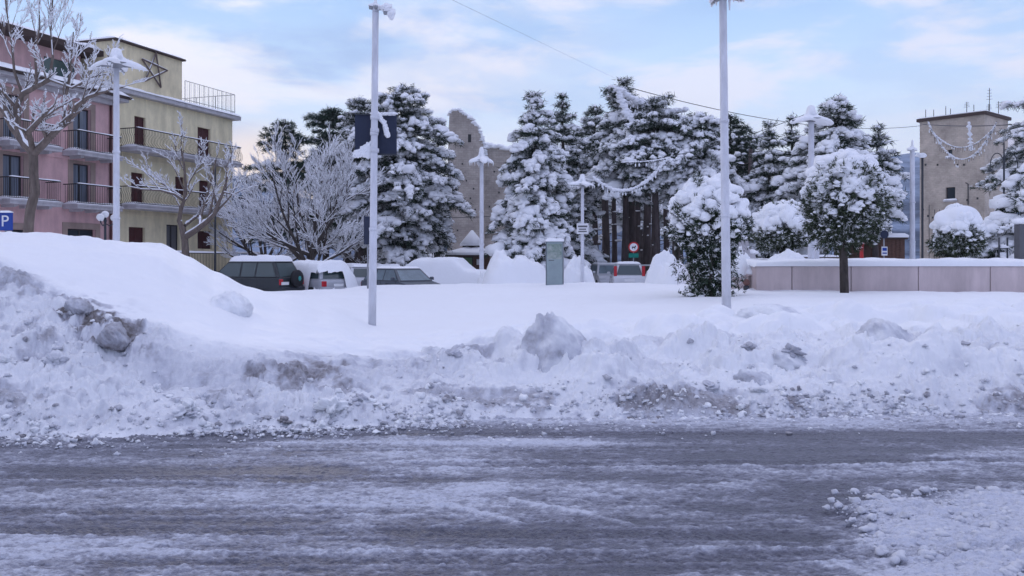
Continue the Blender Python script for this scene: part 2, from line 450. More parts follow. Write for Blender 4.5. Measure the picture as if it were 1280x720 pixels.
def snow_h(X, Y):
    X = np.asarray(X, float); Y = np.asarray(Y, float)
    # the toe wanders
    wob = .16 * fbm(X * .9, Y * .2, 3, 51) + .05 * fbm(X * 4, Y * .4, 2, 52)
    z, px, o = base_h(X, Y + wob * sstep(13, 10.5, Y))
    cr = np.interp(px, CX, CREST)
    rough = sstep(cr + .55, cr - .15, o) * sstep(-.3, .25, o)
    right = sstep(520, 700, px)
    lumpy = sstep(cr + 5.2, cr + .4, o) * sstep(.5, 1.3, o) * np.clip(right + .3 * sstep(330, 420, px), 0, 1)
    left = sstep(330, 60, px)
    d = rough * (.075 * fbm(X * 1.6, Y * 1.6, 4, 1) + .05 * np.abs(fbm(X * 4.5, Y * 4.5, 4, 2)))
    wx_ = .55 * fbm(X * 4, Y * 4, 4, 9); wy_ = .55 * fbm(X * 4 + 9, Y * 4, 4, 8)
    c1 = clods(X * 2.6 + wx_, Y * 2.6 + wy_, 3, .3); c2 = clods(X * 6.5 + wx_ * 1.6, Y * 6.5 + wy_ * 1.6, 4, .5); c3 = clods(X * 15 + wx_ * 2, Y * 15 + wy_ * 2, 5, .65); c4 = clods(X * 31, Y * 31, 6, .75)
    msk = .55 + .9 * sstep(-.25, .35, fbm(X * 1.1, Y * 1.1, 3, 12))
    d += rough * msk * (.095 * c1 + .064 * c2 + .038 * c3 + .016 * c4)
    cr2 = 1 - np.abs(fbm(X * 5.5, Y * 5.5, 4, 14)) * 3.2; d -= rough * .035 * np.maximum(cr2, 0) ** 2 * sstep(-.1, .3, fbm(X * 1.4, Y * 1.4, 2, 15))
    # low ridges running with the plough
    d += rough * .03 * fbm(X * .8, Y * 7, 3, 21)
    wl_ = .4 * fbm(X * 1.5, Y * 1.5, 3, 36)
    d += lumpy * (.42 * np.maximum(fbm(X * .9, Y * 1.2, 4, 31), -.12) + .27 * clods(X * 1.25 + wl_, Y * 1.5 + wl_, 33, .48) + .11 * clods(X * 2.8 + wl_, Y * 3.1, 37, .35) + .03 * np.maximum(clods(X * 5, Y * 5, 34, .35) - .1, 0) * sstep(0, .3, fbm(X * .8, Y * .8, 2, 35)))
    lcz = np.exp(-(((px - 118) / 55) ** 2)) * np.exp(-((o - 1.8) / .7) ** 2)
    d += lcz * rough * (.16 * clods(X * 3.3 + wx_, Y * 3.3 + wy_, 65, .6) + .07 * clods(X * 8 + wx_, Y * 8, 66, .6))
    d -= rough * left * .05 * np.maximum(1 - 4 * np.abs(fbm(X * 2.3, Y * 3.1, 4, 67)), 0) + 0
    d += rough * left * .07 * np.maximum(fbm(X * 3.1, Y * 4.2, 5, 68, .65), 0)
    # soft undulation of the fresh snow
    soft = 1 - rough
    d += soft * (.075 * fbm(X * .45, Y * .6, 3, 41) + .034 * fbm(X * 1.3, Y * 1.9, 4, 42) + .02 * clods(X * .9, Y * .8, 46, .25) * sstep(30, 14, Y) + .003 * fbm(X * 8, Y * 8, 3, 43))
    d += soft * sstep(350, 60, px) * sstep(cr + 1, cr + 3, o) * sstep(14, 6, o) * (.12 * fbm(X * .9 + 3, Y * .8, 4, 44) + .025 * fbm(X * 5, Y * 5, 3, 45))
    # pocks and dimples in the lumpy right part
    pk_ = clods(X * 1.3 + 7, Y * 1.5, 61, .16) * lumpy
    d -= .13 * pk_
    return z + d, px, o, rough, lumpy
def ground_z(x, y):
    return float(snow_h(np.array([x]), np.array([y]))[0][0])

ncol = 1500
pxs = np.concatenate([np.linspace(-700, -40, 160, endpoint=False), np.linspace(-40, 1320, ncol), np.linspace(1321, 2000, 160)])
ys = np.concatenate([np.arange(7.9, 12.6, .0165), np.arange(12.6, 17, .045), np.arange(17, 38, .14), np.arange(38, 60, .7), np.geomspace(60, 140, 20)])
GX = (pxs[None, :] - 640) / F * ys[:, None]; GY = np.repeat(ys[:, None], len(pxs), 1)
Z, PXg, Og, R_, L_ = snow_h(GX.ravel(), GY.ravel())
gx, gy = GX.ravel(), GY.ravel()
# dirt thrown up by the plough: along the toe, on the cut face and around the dirty clods at the left
cr = np.interp(PXg, CX, CREST)
n1 = fbm(gx * 1.3, gy * 2.2, 5, 71); n2 = fbm(gx * 7, gy * 7, 4, 72); n3 = fbm(gx * .5, gy * .8, 3, 73)
dirt = R_ * (.13 + .36 * sstep(.02, .5, n1 + .5 * n2)) * (1 - .62 * sstep(560, 760, PXg) * sstep(.5, 1.0, Og))
dirt += sstep(.6, .0, Og) * R_ * (.10 + .17 * sstep(-.2, .4, n2 + n1)) * (.6 + .6 * sstep(-.3, .3, n3))
face = np.exp(-((Og - (cr - .35)) / .33) ** 2) * sstep(640, 420, PXg) * sstep(60, 190, PXg)
dirt += face * (.16 + .16 * sstep(-.3, .4, n1 + .8 * n2))
lc = np.exp(-(((PXg - 110) / 45) ** 2)) * np.exp(-((Og - 2.0) / .5) ** 2) + np.exp(-(((PXg - 135) / 40) ** 2)) * np.exp(-((Og - 1.5) / .35) ** 2)
dirt += lc * .75 * sstep(-.15, .35, n2 + .7 * n1)
dirt += sstep(1000, 1280, PXg) * R_ * sstep(.3, .9, Og) * sstep(1.7, 1.0, Og) * .5 * sstep(-.3, .3, n1)
dirt = np.clip(dirt, 0, 1)
nr, nc = GX.shape
idx = np.arange(nr * nc).reshape(nr, nc)
T = np.stack([idx[:-1, :-1], idx[:-1, 1:], idx[1:, 1:], idx[1:, :-1]], -1).reshape(-1, 4)

def snow_dirt_mat(name, wet=False):
    m = bpy.data.materials.new(name); m.use_nodes = True; t = m.node_tree; b = t.nodes['Principled BSDF']
    a = t.nodes.new('ShaderNodeAttribute'); a.attribute_name = 'dirt'
    g = t.nodes.new('ShaderNodeTexCoord')
    n = t.nodes.new('ShaderNodeTexNoise'); n.inputs['Scale'].default_value = 14; n.inputs['Detail'].default_value = 8; n.inputs['Roughness'].default_value = .7
    t.links.new(g.outputs['Object'], n.inputs['Vector'])
    r = t.nodes.new('ShaderNodeMapRange'); r.inputs[1].default_value = .25; r.inputs[2].default_value = .75; r.inputs[3].default_value = .55; r.inputs[4].default_value = 1.35
    t.links.new(n.outputs[0], r.inputs[0])
    mu = t.nodes.new('ShaderNodeMath'); mu.operation = 'MULTIPLY'; mu.use_clamp = True
    t.links.new(a.outputs['Fac'], mu.inputs[0]); t.links.new(r.outputs[0], mu.inputs[1])
    cr_ = t.nodes.new('ShaderNodeValToRGB'); t.links.new(mu.outputs[0], cr_.inputs[0])
    e = cr_.color_ramp.elements
    e[0].color = (.86, .87, .89, 1); e[1].color = (.135, .12, .118, 1)
    x = e.new(.35); x.color = (.53, .54, .60, 1); x = e.new(.65); x.color = (.31, .30, .325, 1)
    t.links.new(cr_.outputs[0], b.inputs['Base Color'])
    b.inputs['Roughness'].default_value = .6; b.inputs['Specular IOR Level'].default_value = .3
    n2 = t.nodes.new('ShaderNodeTexNoise'); n2.inputs['Scale'].default_value = 38; n2.inputs['Detail'].default_value = 5
    t.links.new(g.outputs['Object'], n2.inputs['Vector'])
    bp = t.nodes.new('ShaderNodeBump'); bp.inputs['Distance'].default_value = .012
    st = t.nodes.new('ShaderNodeMath'); st.operation = 'MULTIPLY_ADD'; st.inputs[1].default_value = 1.2; st.inputs[2].default_value = .12; st.use_clamp = True
    t.links.new(a.outputs['Fac'], st.inputs[0]); t.links.new(st.outputs[0], bp.inputs['Strength'])
    t.links.new(n2.outputs[0], bp.inputs['Height']); t.links.new(bp.outputs[0], b.inputs['Normal'])
    return m
M['bank'] = snow_dirt_mat('ploughed_snow')
o = fast_mesh('snow_ground', np.stack([gx, gy, Z], 1), T, M['bank'], attr={'dirt': dirt}); tag(o, kind='structure')

# far ground sheet out to the horizon
g = MB(); g.add([(-2050, -500, -.35), (2050, -500, -.35), (2050, 130, -.35), (-2050, 130, -.35), (2050, 1750, -.35), (-2050, 1750, -.35)], [(0, 1, 2, 3), (3, 2, 4, 5)])
tag(g.build('ground', M['snow']), kind='structure')

# ---------------- road: wet ice and packed snow streaked along the direction of travel
pr = np.concatenate([np.linspace(-900, -30, 120, endpoint=False), np.linspace(-30, 1310, 1250), np.linspace(1311, 2200, 120)])
yr = np.concatenate([np.arange(-12, 4.0, .5), 1 / np.linspace(1 / 4.0, 1 / 10.8, 620)])
yfan = np.maximum(yr, 4.0)
RX = (pr[None, :] - 640) / F * yfan[:, None] * 1.0; RY = np.repeat(yr[:, None], len(pr), 1)
x, y = RX.ravel(), RY.ravel()
pxr = 640 + F * x / np.maximum(y, 4.0)
warp = .25 * fbm(x * .35, y * .8, 3, 101)
s1 = fbm(x * .30, (y + warp) * 2.1, 5, 102, .6); s2 = fbm(x * 1.7, y * 4.6, 5, 103, .62); s3 = fbm(x * 7, y * 11, 4, 104, .65)
def band(yc, w, x0, x1, sl=0.):
    return np.exp(-((y - yc - sl * x) / w) ** 2) * sstep(x0 - 50, x0 + 50, pxr) * sstep(x1 + 50, x1 - 50, pxr)
sn = .40 + .55 * s1 + .38 * s2 + .25 * s3
sn = .45 + .8 * (sn - .40)
sn += .42 * band(6.45, .28, -900, 620) + .45 * band(6.65, .18, 560, 960) + .42 * band(8.3, .28, 330, 760) + .30 * band(7.4, .3, 420, 820) + .2 * band(5.25, .2, -400, 260)
sn -= .42 * band(7.25, .22, 40, 430) + .36 * band(7.75, .55, 660, 1150) + .40 * band(5.5, .30, 480, 1090) + .32 * band(5.75, .2, 20, 420) + .3 * band(8.75, .25, 150, 1400) + .25 * band(5.0, .12, 100, 1000) + .35 * band(6.25, .35, 850, 1100)
pat = sstep(1010, 1190, pxr + 130 * fbm(x * 2, y * 2, 4, 105)) * sstep(6.9, 6.1, y + .5 * fbm(x * 2, y * 2, 4, 106)) * (.72 + .5 * fbm(x * 3, y * 5, 4, 119))
sn += pat * .95
sn += .35 * sstep(9.0, 9.6, y)
sn = np.clip(sn + .40 * fbm(x * 18, y * 26, 4, 118, .7) + .06, 0, 1.15)
sn = sstep(-.1, 1.15, sn)
hz = .014 * sn + .008 * s2 * sn + .007 * np.abs(fbm(x * 11, y * 20, 4, 121)) + .006 * clods(x * 24, y * 34, 122, .5) + .018 * np.maximum(sn - .25, 0) * clods(x * 14, y * 22, 107, .6) + .006 * sn * clods(x * 36, y * 40, 108, .6) + .012 * fbm(x * .5, y * 3, 3, 109) + .004 * fbm(x * 9, y * 16, 3, 110)
hz += pat * (.035 * clods(x * 7, y * 7, 111, .5) + .03 * clods(x * 15, y * 15, 112, .7) + .03)
# tyre tracks: pairs of shallow ruts pressed along the road, with a fine tread and a raised rim
for yt, sl_, a0, ph in ((5.05, .012, .05, 1.), (5.5, -.02, .07, 2.), (6.05, .016, .05, 3.), (6.95, -.01, .06, 4.), (7.5, .02, .06, 5.), (8.2, -.015, .07, 6.), (8.75, .01, .05, 7.)):
    yc = yt + sl_ * x + a0 * np.sin(x * .35 + ph) + .02 * fbm(x * .8, x * 0 + ph, 2, 130)
    d_ = np.abs(y - yc); on = sstep(-.35, .15, fbm(x * .3 + ph * 5, x * 0 + ph, 2, 131))
    rut = sstep(.10, .06, d_) * on; rim = np.exp(-((d_ - .125) / .022) ** 2) * on
    tread = (np.sin(x * 95 + 60 * (y - yc)) > 0) * rut
    hz += rim * .010 * (.4 + sn) - rut * .006 + tread * .0035
    sn = np.clip(sn - .16 * rut + .05 * tread + .20 * rim, 0, 1)
# two tyre ridges drawn across the slush
for (xa, ya, xb, yb) in ((-.55, 6.25, .05, 5.75), (.0, 6.35, .75, 5.75)):
    tt = np.clip(((x - xa) * (xb - xa) + (y - ya) * (yb - ya)) / ((xb - xa) ** 2 + (yb - ya) ** 2), 0, 1)
    dd = np.hypot(x - xa - tt * (xb - xa), y - ya - tt * (yb - ya)); q = np.exp(-(dd / .035) ** 2)
    hz += .018 * q; sn = np.clip(sn + .5 * q, 0, 1)
nr, nc = RX.shape; idx = np.arange(nr * nc).reshape(nr, nc)
T = np.stack([idx[:-1, :-1], idx[:-1, 1:], idx[1:, 1:], idx[1:, :-1]], -1).reshape(-1, 4)
m = bpy.data.materials.new('icy_road'); m.use_nodes = True; t = m.node_tree; b = t.nodes['Principled BSDF']
a = t.nodes.new('ShaderNodeAttribute'); a.attribute_name = 'dirt'
g = t.nodes.new('ShaderNodeTexCoord')
mp = t.nodes.new('ShaderNodeMapping'); mp.inputs['Scale'].default_value = (1, 1.6, 1); t.links.new(g.outputs['Object'], mp.inputs[0])
n = t.nodes.new('ShaderNodeTexNoise'); n.inputs['Scale'].default_value = 22; n.inputs['Detail'].default_value = 10; n.inputs['Roughness'].default_value = .82
t.links.new(mp.outputs[0], n.inputs['Vector'])
r = t.nodes.new('ShaderNodeMapRange'); r.inputs[1].default_value = .25; r.inputs[2].default_value = .75; r.inputs[3].default_value = -.40; r.inputs[4].default_value = .40
t.links.new(n.outputs[0], r.inputs[0])
ad_ = t.nodes.new('ShaderNodeMath'); ad_.operation = 'ADD'; ad_.use_clamp = True
t.links.new(a.outputs['Fac'], ad_.inputs[0]); t.links.new(r.outputs[0], ad_.inputs[1])
cr_ = t.nodes.new('ShaderNodeValToRGB'); t.links.new(ad_.outputs[0], cr_.inputs[0]); e = cr_.color_ramp.elements
e[0].color = (.062, .064, .092, 1); e[1].color = (.58, .60, .68, 1)
q = e.new(.3); q.color = (.115, .118, .158, 1); q = e.new(.65); q.color = (.29, .30, .36, 1)
t.links.new(cr_.outputs[0], b.inputs['Base Color'])
rr = t.nodes.new('ShaderNodeMapRange'); rr.inputs[3].default_value = .30; rr.inputs[4].default_value = .75; t.links.new(ad_.outputs[0], rr.inputs[0]); t.links.new(rr.outputs[0], b.inputs['Roughness'])
b.inputs['Specular IOR Level'].default_value = .45
n2 = t.nodes.new('ShaderNodeTexNoise'); n2.inputs['Scale'].default_value = 45; n2.inputs['Detail'].default_value = 5; t.links.new(mp.outputs[0], n2.inputs['Vector'])
bp = t.nodes.new('ShaderNodeBump'); bp.inputs['Distance'].default_value = .02; bp.inputs['Strength'].default_value = .8
t.links.new(n2.outputs[0], bp.inputs['Height']); t.links.new(bp.outputs[0], b.inputs['Normal'])
o = fast_mesh('road', np.stack([x, y, hz - .01], 1), T, m, attr={'dirt': sn}); tag(o, kind='structure')

# ---------------- loose rubble: crumbs and clods of dirty snow along the toe of the bank and on the slush
rg = np.random.RandomState(5)
def rubble(n, f, s0, s1, seed, name, k=1, dirtf=.45):
    rr = np.random.RandomState(seed)
    px = rr.uniform(-150, 1430, n); oo = f(rr, n, px)
    toe = np.interp(px, CX, TOE); Y = toe + oo; X = (px - 640) / F * Y
    dens = sstep(-.35, .3, fbm(X * 1.2, Y * 1.5, 3, seed)); keep = rr.rand(n) < (.15 + .85 * dens) * np.where((px > 600) & (oo > .7), .45, 1)
    X, Y, px = X[keep], Y[keep], px[keep]
    z = np.maximum(snow_h(X, Y)[0], 0)
    S = s0 * (s1 / s0) ** (rr.rand(len(X)) ** 2.2)
    Cn = np.stack([X, Y, z + S * .12], 1)
    S3 = np.stack([S * rr.uniform(.8, 1.4, len(S)), S * rr.uniform(.7, 1.1, len(S)), S * rr.uniform(.55, .9, len(S))], 1)
    V, T = blobs(Cn, S3, k, .42, seed, flat=.8, fr=3.4)
    mper = len(ICO[k][0])
    dd = np.repeat(np.clip(rr.normal(dirtf, .2, len(X)), 0, 1), mper)
    return V, T, dd
parts = [rubble(4200, lambda r, n, px: r.normal(.04, .17, n), .007, .042, 11, 'a', dirtf=.25),
         rubble(2600, lambda r, n, px: r.uniform(.1, 1, n) ** 1.3 * np.interp(px, CX, CREST), .007, .05, 12, 'b', dirtf=.2),
         rubble(70, lambda r, n, px: r.uniform(.0, .9, n) * np.interp(px, CX, CREST), .05, .12, 13, 'c', k=3, dirtf=.2),
         rubble(1500, lambda r, n, px: -np.abs(r.normal(.05, .45, n)), .005, .028, 14, 'd', dirtf=.25)]
# slush crumbs lower right
n = 1500; Xr = rg.uniform(2.1, 4.3, n); Yr = rg.uniform(4.6, 6.5, n); pxr2 = 640 + F * Xr / Yr
ok = (pxr2 > 1020 + 70 * rg.rand(n)) & (rg.rand(n) < .9)
S = .006 * (6.0 ** (rg.rand(n) ** 2)); 
V, T2 = blobs(np.stack([Xr, Yr, S * .2 + .035], 1)[ok], np.stack([S * 1.2, S, S * .8], 1)[ok], 1, .3, 15, flat=.8, fr=2.6)
parts.append((V, T2, np.full(len(V), .3)))
V, T2 = join(*[(p[0], p[1]) for p in parts]); dd = np.concatenate([p[2] for p in parts])
o = fast_mesh('snow_rubble', V, T2, M['bank'], attr={'dirt': dd})
tag(o, 'crumbs and small clods of dirty snow along the road edge', 'snow rubble', kind='stuff')

# ---------------- blocks of packed snow thrown up by the plough, each its own thing
def facet_block(seed, S, planes=9, k=4, rough=.085):
    """a broken block: sphere cut by random planes, then roughened"""
    U = ICO[k][0].copy(); rr = np.random.RandomState(seed)
    N = rr.normal(size=(planes, 3)); N /= np.linalg.norm(N, axis=1, keepdims=True); D = rr.uniform(.5, .95, planes)
    dn = U @ N.T
    lim = np.where(dn > .05, D[None] / np.maximum(dn, .05), 9).min(1)
    r = np.minimum(1.0, lim)
    a, b_ = U[:, 0] * 3 + U[:, 2] * 2.2 + seed, U[:, 1] * 3 - U[:, 2] * 1.7
    r = r * (1 + rough * 1.3 * fbm(a, b_, 4, seed) + rough * .9 * fbm(a * 4, b_ * 4, 4, seed + 3, .65) - rough * .7 * clods(a * 2, b_ * 2, seed + 5, .5) - rough * .9 * np.maximum(1 - 3 * np.abs(fbm(a * 1.3, b_ * 1.3, 3, seed + 7)), 0))
    return U * r[:, None] * np.array(S)
def block(px, py, D, S, seed, label, rz=0, tilt=0, dirt=.3, warp=None):
    V = facet_block(seed, S)
    if warp is not None: V = warp(V)
    R = np.array(Matrix.Rotation(rz, 3, 'Z') @ Matrix.Rotation(tilt, 3, 'Y'))
    V = V @ R.T
    X, Y, z = P(px, py, D); z = min(z, ground_z(X, Y) + .42 * S[2])
    U = ICO[4][0]
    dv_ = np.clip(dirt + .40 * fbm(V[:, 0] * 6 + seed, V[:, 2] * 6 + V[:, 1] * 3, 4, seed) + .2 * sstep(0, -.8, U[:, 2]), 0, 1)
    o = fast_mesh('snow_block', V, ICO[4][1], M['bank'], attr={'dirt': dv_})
    o.location = (X, Y, z)
    return tag(o, label, 'snow block', 'snow blocks on the ploughed bank')
def fin(V):     # the tall leaning wedge
    t = (V[:, 2] / .36 + 1) / 2
    V = V.copy(); V[:, 0] = V[:, 0] * (1.05 - .38 * t) - .15 * t + .05; V[:, 1] *= (1.15 - .45 * t)
    return V
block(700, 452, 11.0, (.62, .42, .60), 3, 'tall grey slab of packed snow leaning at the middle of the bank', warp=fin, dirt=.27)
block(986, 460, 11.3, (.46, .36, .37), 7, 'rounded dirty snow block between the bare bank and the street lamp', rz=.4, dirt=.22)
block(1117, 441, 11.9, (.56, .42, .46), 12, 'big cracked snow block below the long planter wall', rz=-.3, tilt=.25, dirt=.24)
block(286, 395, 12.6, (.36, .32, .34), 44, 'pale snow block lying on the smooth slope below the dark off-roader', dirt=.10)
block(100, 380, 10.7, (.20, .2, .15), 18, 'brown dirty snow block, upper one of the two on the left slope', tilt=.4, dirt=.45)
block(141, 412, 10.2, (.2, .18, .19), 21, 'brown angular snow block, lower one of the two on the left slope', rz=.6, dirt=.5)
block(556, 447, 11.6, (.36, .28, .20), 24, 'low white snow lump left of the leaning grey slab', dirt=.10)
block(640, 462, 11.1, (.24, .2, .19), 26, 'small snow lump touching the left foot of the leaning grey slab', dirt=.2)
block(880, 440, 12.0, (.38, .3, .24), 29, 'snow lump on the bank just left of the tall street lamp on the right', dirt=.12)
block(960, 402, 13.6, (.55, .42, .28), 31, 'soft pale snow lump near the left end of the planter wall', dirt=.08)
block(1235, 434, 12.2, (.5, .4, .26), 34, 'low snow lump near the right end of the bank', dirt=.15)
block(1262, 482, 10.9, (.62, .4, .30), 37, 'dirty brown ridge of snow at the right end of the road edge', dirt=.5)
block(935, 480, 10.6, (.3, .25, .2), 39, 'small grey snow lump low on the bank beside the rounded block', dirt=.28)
# ================================================================== BUILDINGS
def wallmat(name, col, sc=.35, am=.16, bumpd=.01):
    """render with rain streaks running down and broad weathering"""
    m = mat(name, col, .85, noise=(sc * 6, am, (1, 1, .6)), bump=(25, .3, bumpd)); t = m.node_tree; b = t.nodes['Principled BSDF']
    src = b.inputs['Base Color'].links[0].from_socket
    g = t.nodes.new('ShaderNodeTexCoord'); mp = t.nodes.new('ShaderNodeMapping'); mp.inputs['Scale'].default_value = (1.1, 1.1, .14); t.links.new(g.outputs['Object'], mp.inputs[0])
    n = t.nodes.new('ShaderNodeTexNoise'); n.inputs['Scale'].default_value = 1.6; n.inputs['Detail'].default_value = 7; n.inputs['Roughness'].default_value = .7; t.links.new(mp.outputs[0], n.inputs['Vector'])
    r = t.nodes.new('ShaderNodeMapRange'); r.inputs[1].default_value = .35; r.inputs[2].default_value = .62; r.inputs[3].default_value = .84; r.inputs[4].default_value = 1.05; t.links.new(n.outputs[0], r.inputs[0])
    v = t.nodes.new('ShaderNodeVectorMath'); v.operation = 'SCALE'; t.links.new(src, v.inputs[0]); t.links.new(r.outputs[0], v.inputs['Scale']); t.links.new(v.outputs[0], b.inputs['Base Color'])
    return m
M['pink'] = wallmat('pink_render', (.66, .42, .415))
M['yellow'] = wallmat('yellow_render', (.80, .71, .48))
M['yellow2'] = wallmat('pale_yellow_render', (.74, .65, .44))
M['beige'] = wallmat('beige_surround', (.36, .27, .23))
M['slab'] = wallmat('pale_balcony_slab', (.50, .48, .50))
M['shutter'] = mat('dark_red_shutter', (.085, .026, .026), .6)
M['greysh'] = mat('grey_shutter', (.12, .12, .13), .6)
M['frame'] = mat('dark_window_frame', (.03, .028, .03), .5)
M['iron'] = mat('wrought_iron', (.025, .02, .02), .6)
M['eave'] = mat('brown_wood_eave', (.06, .04, .035), .8)
M['pipe'] = mat('brown_downpipe', (.09, .03, .03), .6)
M['greenglass'] = mat('greenish_glass', (.05, .10, .10), .12, spec=.6)

AX = math.atan2(.944, .33)          # both fronts run away from the street along this bearing
ORG = (-20.63, 46.0)
def fs(px):                          # photo column -> metres along the front
    k = (px - 640) / F
    return (ORG[0] - k * ORG[1]) / (k * .944 - .33)
def fz(px, py):
    return EYE + (HY - py) / F * (ORG[1] + .944 * fs(px))

def facade(mb, x0, x1, z0, z1, holes, y0=0, th=.3):
    """front wall from x0..x1, z0..z1 with rectangular openings cut through it (a grid of boxes without the holes)"""
    xs = sorted({x0, x1, *[h[0] for h in holes], *[h[1] for h in holes]}); zs = sorted({z0, z1, *[h[2] for h in holes], *[h[3] for h in holes]})
    v = []; f = []
    def q(a): v.extend(a); f.append(tuple(range(len(v) - 4, len(v))))
    for a, b in zip(xs, xs[1:]):
        for c, d in zip(zs, zs[1:]):
            mx, mz = (a + b) / 2, (c + d) / 2
            if any(h[0] < mx < h[1] and h[2] < mz < h[3] for h in holes): continue
            q([(a, y0, c), (b, y0, c), (b, y0, d), (a, y0, d)])
    for a, b, c, d in holes:
        q([(a, y0, c), (a, y0, d), (a, y0 + th, d), (a, y0 + th, c)]); q([(b, y0, d), (b, y0, c), (b, y0 + th, c), (b, y0 + th, d)])
        q([(a, y0, d), (b, y0, d), (b, y0 + th, d), (a, y0 + th, d)]); q([(b, y0, c), (a, y0, c), (a, y0 + th, c), (b, y0 + th, c)])
    mb.add(v, f)
def shell(mb, x0, x1, z0, z1, dep, y0=0, front=False):
    """the other three sides and the top"""
    v = [(x0, y0, z0), (x1, y0, z0), (x1, y0 + dep, z0), (x0, y0 + dep, z0), (x0, y0, z1), (x1, y0, z1), (x1, y0 + dep, z1), (x0, y0 + dep, z1)]
    f = [(4, 5, 6, 7), (1, 2, 6, 5), (2, 3, 7, 6), (3, 0, 4, 7)]
    if front: f.append((0, 1, 5, 4))
    mb.add(v, f)
def opening(h, parent, kind, y=.16, cols=2, gm='glass', label=None):
    """what fills an opening: glazed door/window or closed shutter"""
    a, b, c, d = h
    if kind == 'shutter':
        m_ = MB(); n = max(6, int((d - c) / .09))
        m_.b2(a, b, y + .02, y + .06, c, d)
        for i in range(n):
            zz = c + (d - c) * (i + .5) / n
            for s0, s1 in ((a + .05, (a + b) / 2 - .03), ((a + b) / 2 + .03, b - .05)):
                m_.box(((s0 + s1) / 2, y + .008, zz), (s1 - s0, .03, (d - c) / n * .62))
        o = m_.build('shutter', M[gm] if gm != 'glass' else M['shutter'], parent)
        f = MB(); f.b2(a, b, y - .022, y + .017, d - .05, d); f.b2(a, a + .05, y - .02, y + .018, c, d); f.b2(b - .05, b, y - .02, y + .018, c, d); f.b2((a + b) / 2 - .03, (a + b) / 2 + .03, y - .024, y + .018, c, d)
        f.build('frame', M[gm] if gm != 'glass' else M['shutter'], o)
        return o
    f = MB(); w = .07
    f.b2(a, a + w, y, y + .06, c, d); f.b2(b - w, b, y, y + .06, c, d); f.b2(a + w, b - w, y, y + .06, d - w, d); f.b2(a + w, b - w, y, y + .06, c, c + w)
    for k in range(1, cols):
        x = a + (b - a) * k / cols
        f.b2(x - w * .6, x + w * .6, y - .01, y + .058, c + w, d - w)
    o = f.build('door' if kind == 'door' else 'window', M['frame'], parent)
    g = MB(); g.add([(a + w, y + .03, c + w), (b - w, y + .03, c + w), (b - w, y + .03, d - w), (a + w, y + .03, d - w)], [(0, 1, 2, 3)])
    g.build('pane', M[gm], o)
    return o
def snow_strip(mb, x0, x1, y0, y1, z, h, seed=0, axis='x', n=None):
    """snow lying on a ledge: rounded, uneven"""
    L = (x1 - x0) if axis == 'x' else (y1 - y0); n = n or max(4, int(L / .12)); m_ = 7
    v = []; f = []
    for i in range(n + 1):
        u = i / n
        en = min(1, min(u, 1 - u) * L / (h * .9) + .25)
        hh = h * (1 + .35 * float(fbm(np.array([u * L * 1.3 + seed]), np.array([seed * 3.1]), 3, seed)[0])) * en ** .5
        for j in range(m_):
            w = j / (m_ - 1); zz = hh * (1 - abs(2 * w - 1) ** 3.2)
            if axis == 'x': v.append((x0 + L * u, y0 - .02 + (y1 - y0 + .04) * w, z + zz))
            else: v.append((x0 - .02 + (x1 - x0 + .04) * w, y0 + L * u, z + zz))
    for i in range(n):
        for j in range(m_ - 1):
            f.append((i * m_ + j, (i + 1) * m_ + j, (i + 1) * m_ + j + 1, i * m_ + j + 1))
    f.append(tuple(range(m_))); f.append(tuple(n * m_ + j for j in range(m_ - 1, -1, -1)))
    mb.add(v, f, True)
def balcony(parent, x0, x1, z, dep=1.0, brackets=0, belly=True, label=None, side=True):
    s = MB(); s.b2(x0, x1, -dep, -.004, z - .2, z); s.b2(x0 - .04, x1 + .04, -dep - .05, -.004, z - .06, z + .02)
    for k in range(brackets):
        x = x0 + (x1 - x0) * (k + .5) / brackets
        s.prism([(x - .09, z - .2), (x + .09, z - .2), (x + .09, z - .28), (x - .09, z - .34)], -dep * .8, -.004)
    o = s.build('balcony', M['slab'], parent)
    r = MB(); zt = z + .98; n = int((x1 - x0) / .115)
    def bar(x, y, dx, dy):
        if belly:
            r.tube([(x, y, z + .08), (x + dx * .14, y + dy * .14, z + .3), (x + dx * .10, y + dy * .10, z + .55), (x, y, z + .75), (x, y, zt)], .010, 4, False)
        else:
            r.tube([(x, y, z + .06), (x, y, zt)], .010, 4, False)
    yo = -dep + .06
    for i in range(n + 1): bar(x0 + .05 + (x1 - x0 - .1) * i / n, yo, 0, -1)
    ns = max(3, int(dep / .12))
    for xx, d in ((x0 + .05, -1), (x1 - .05, 1)):
        for i in range(1, ns): bar(xx, yo + (dep - .06) * i / ns, d, 0)
    for zz, t in ((zt, .022), (z + .08, .016)):
        r.b2(x0 + .03, x1 - .03, yo - t, yo + t, zz - t, zz + t)
        r.b2(x0 + .03, x0 + .07, yo + t, -.01, zz - t, zz + t); r.b2(x1 - .07, x1 - .03, yo + t, -.01, zz - t, zz + t)
    r.build('railing', M['iron'], o)
    c = MB(); snow_strip(c, x0, x1, -dep, -.02, z + .022, .15, int(x0 * 7 + z))
    snow_strip(c, x0 + .03, x1 - .03, yo - .03, yo + .03, zt + .02, .05, int(x0 * 5 + z + 3))
    c.build('snow_cap', M['snow'], o)
    return o

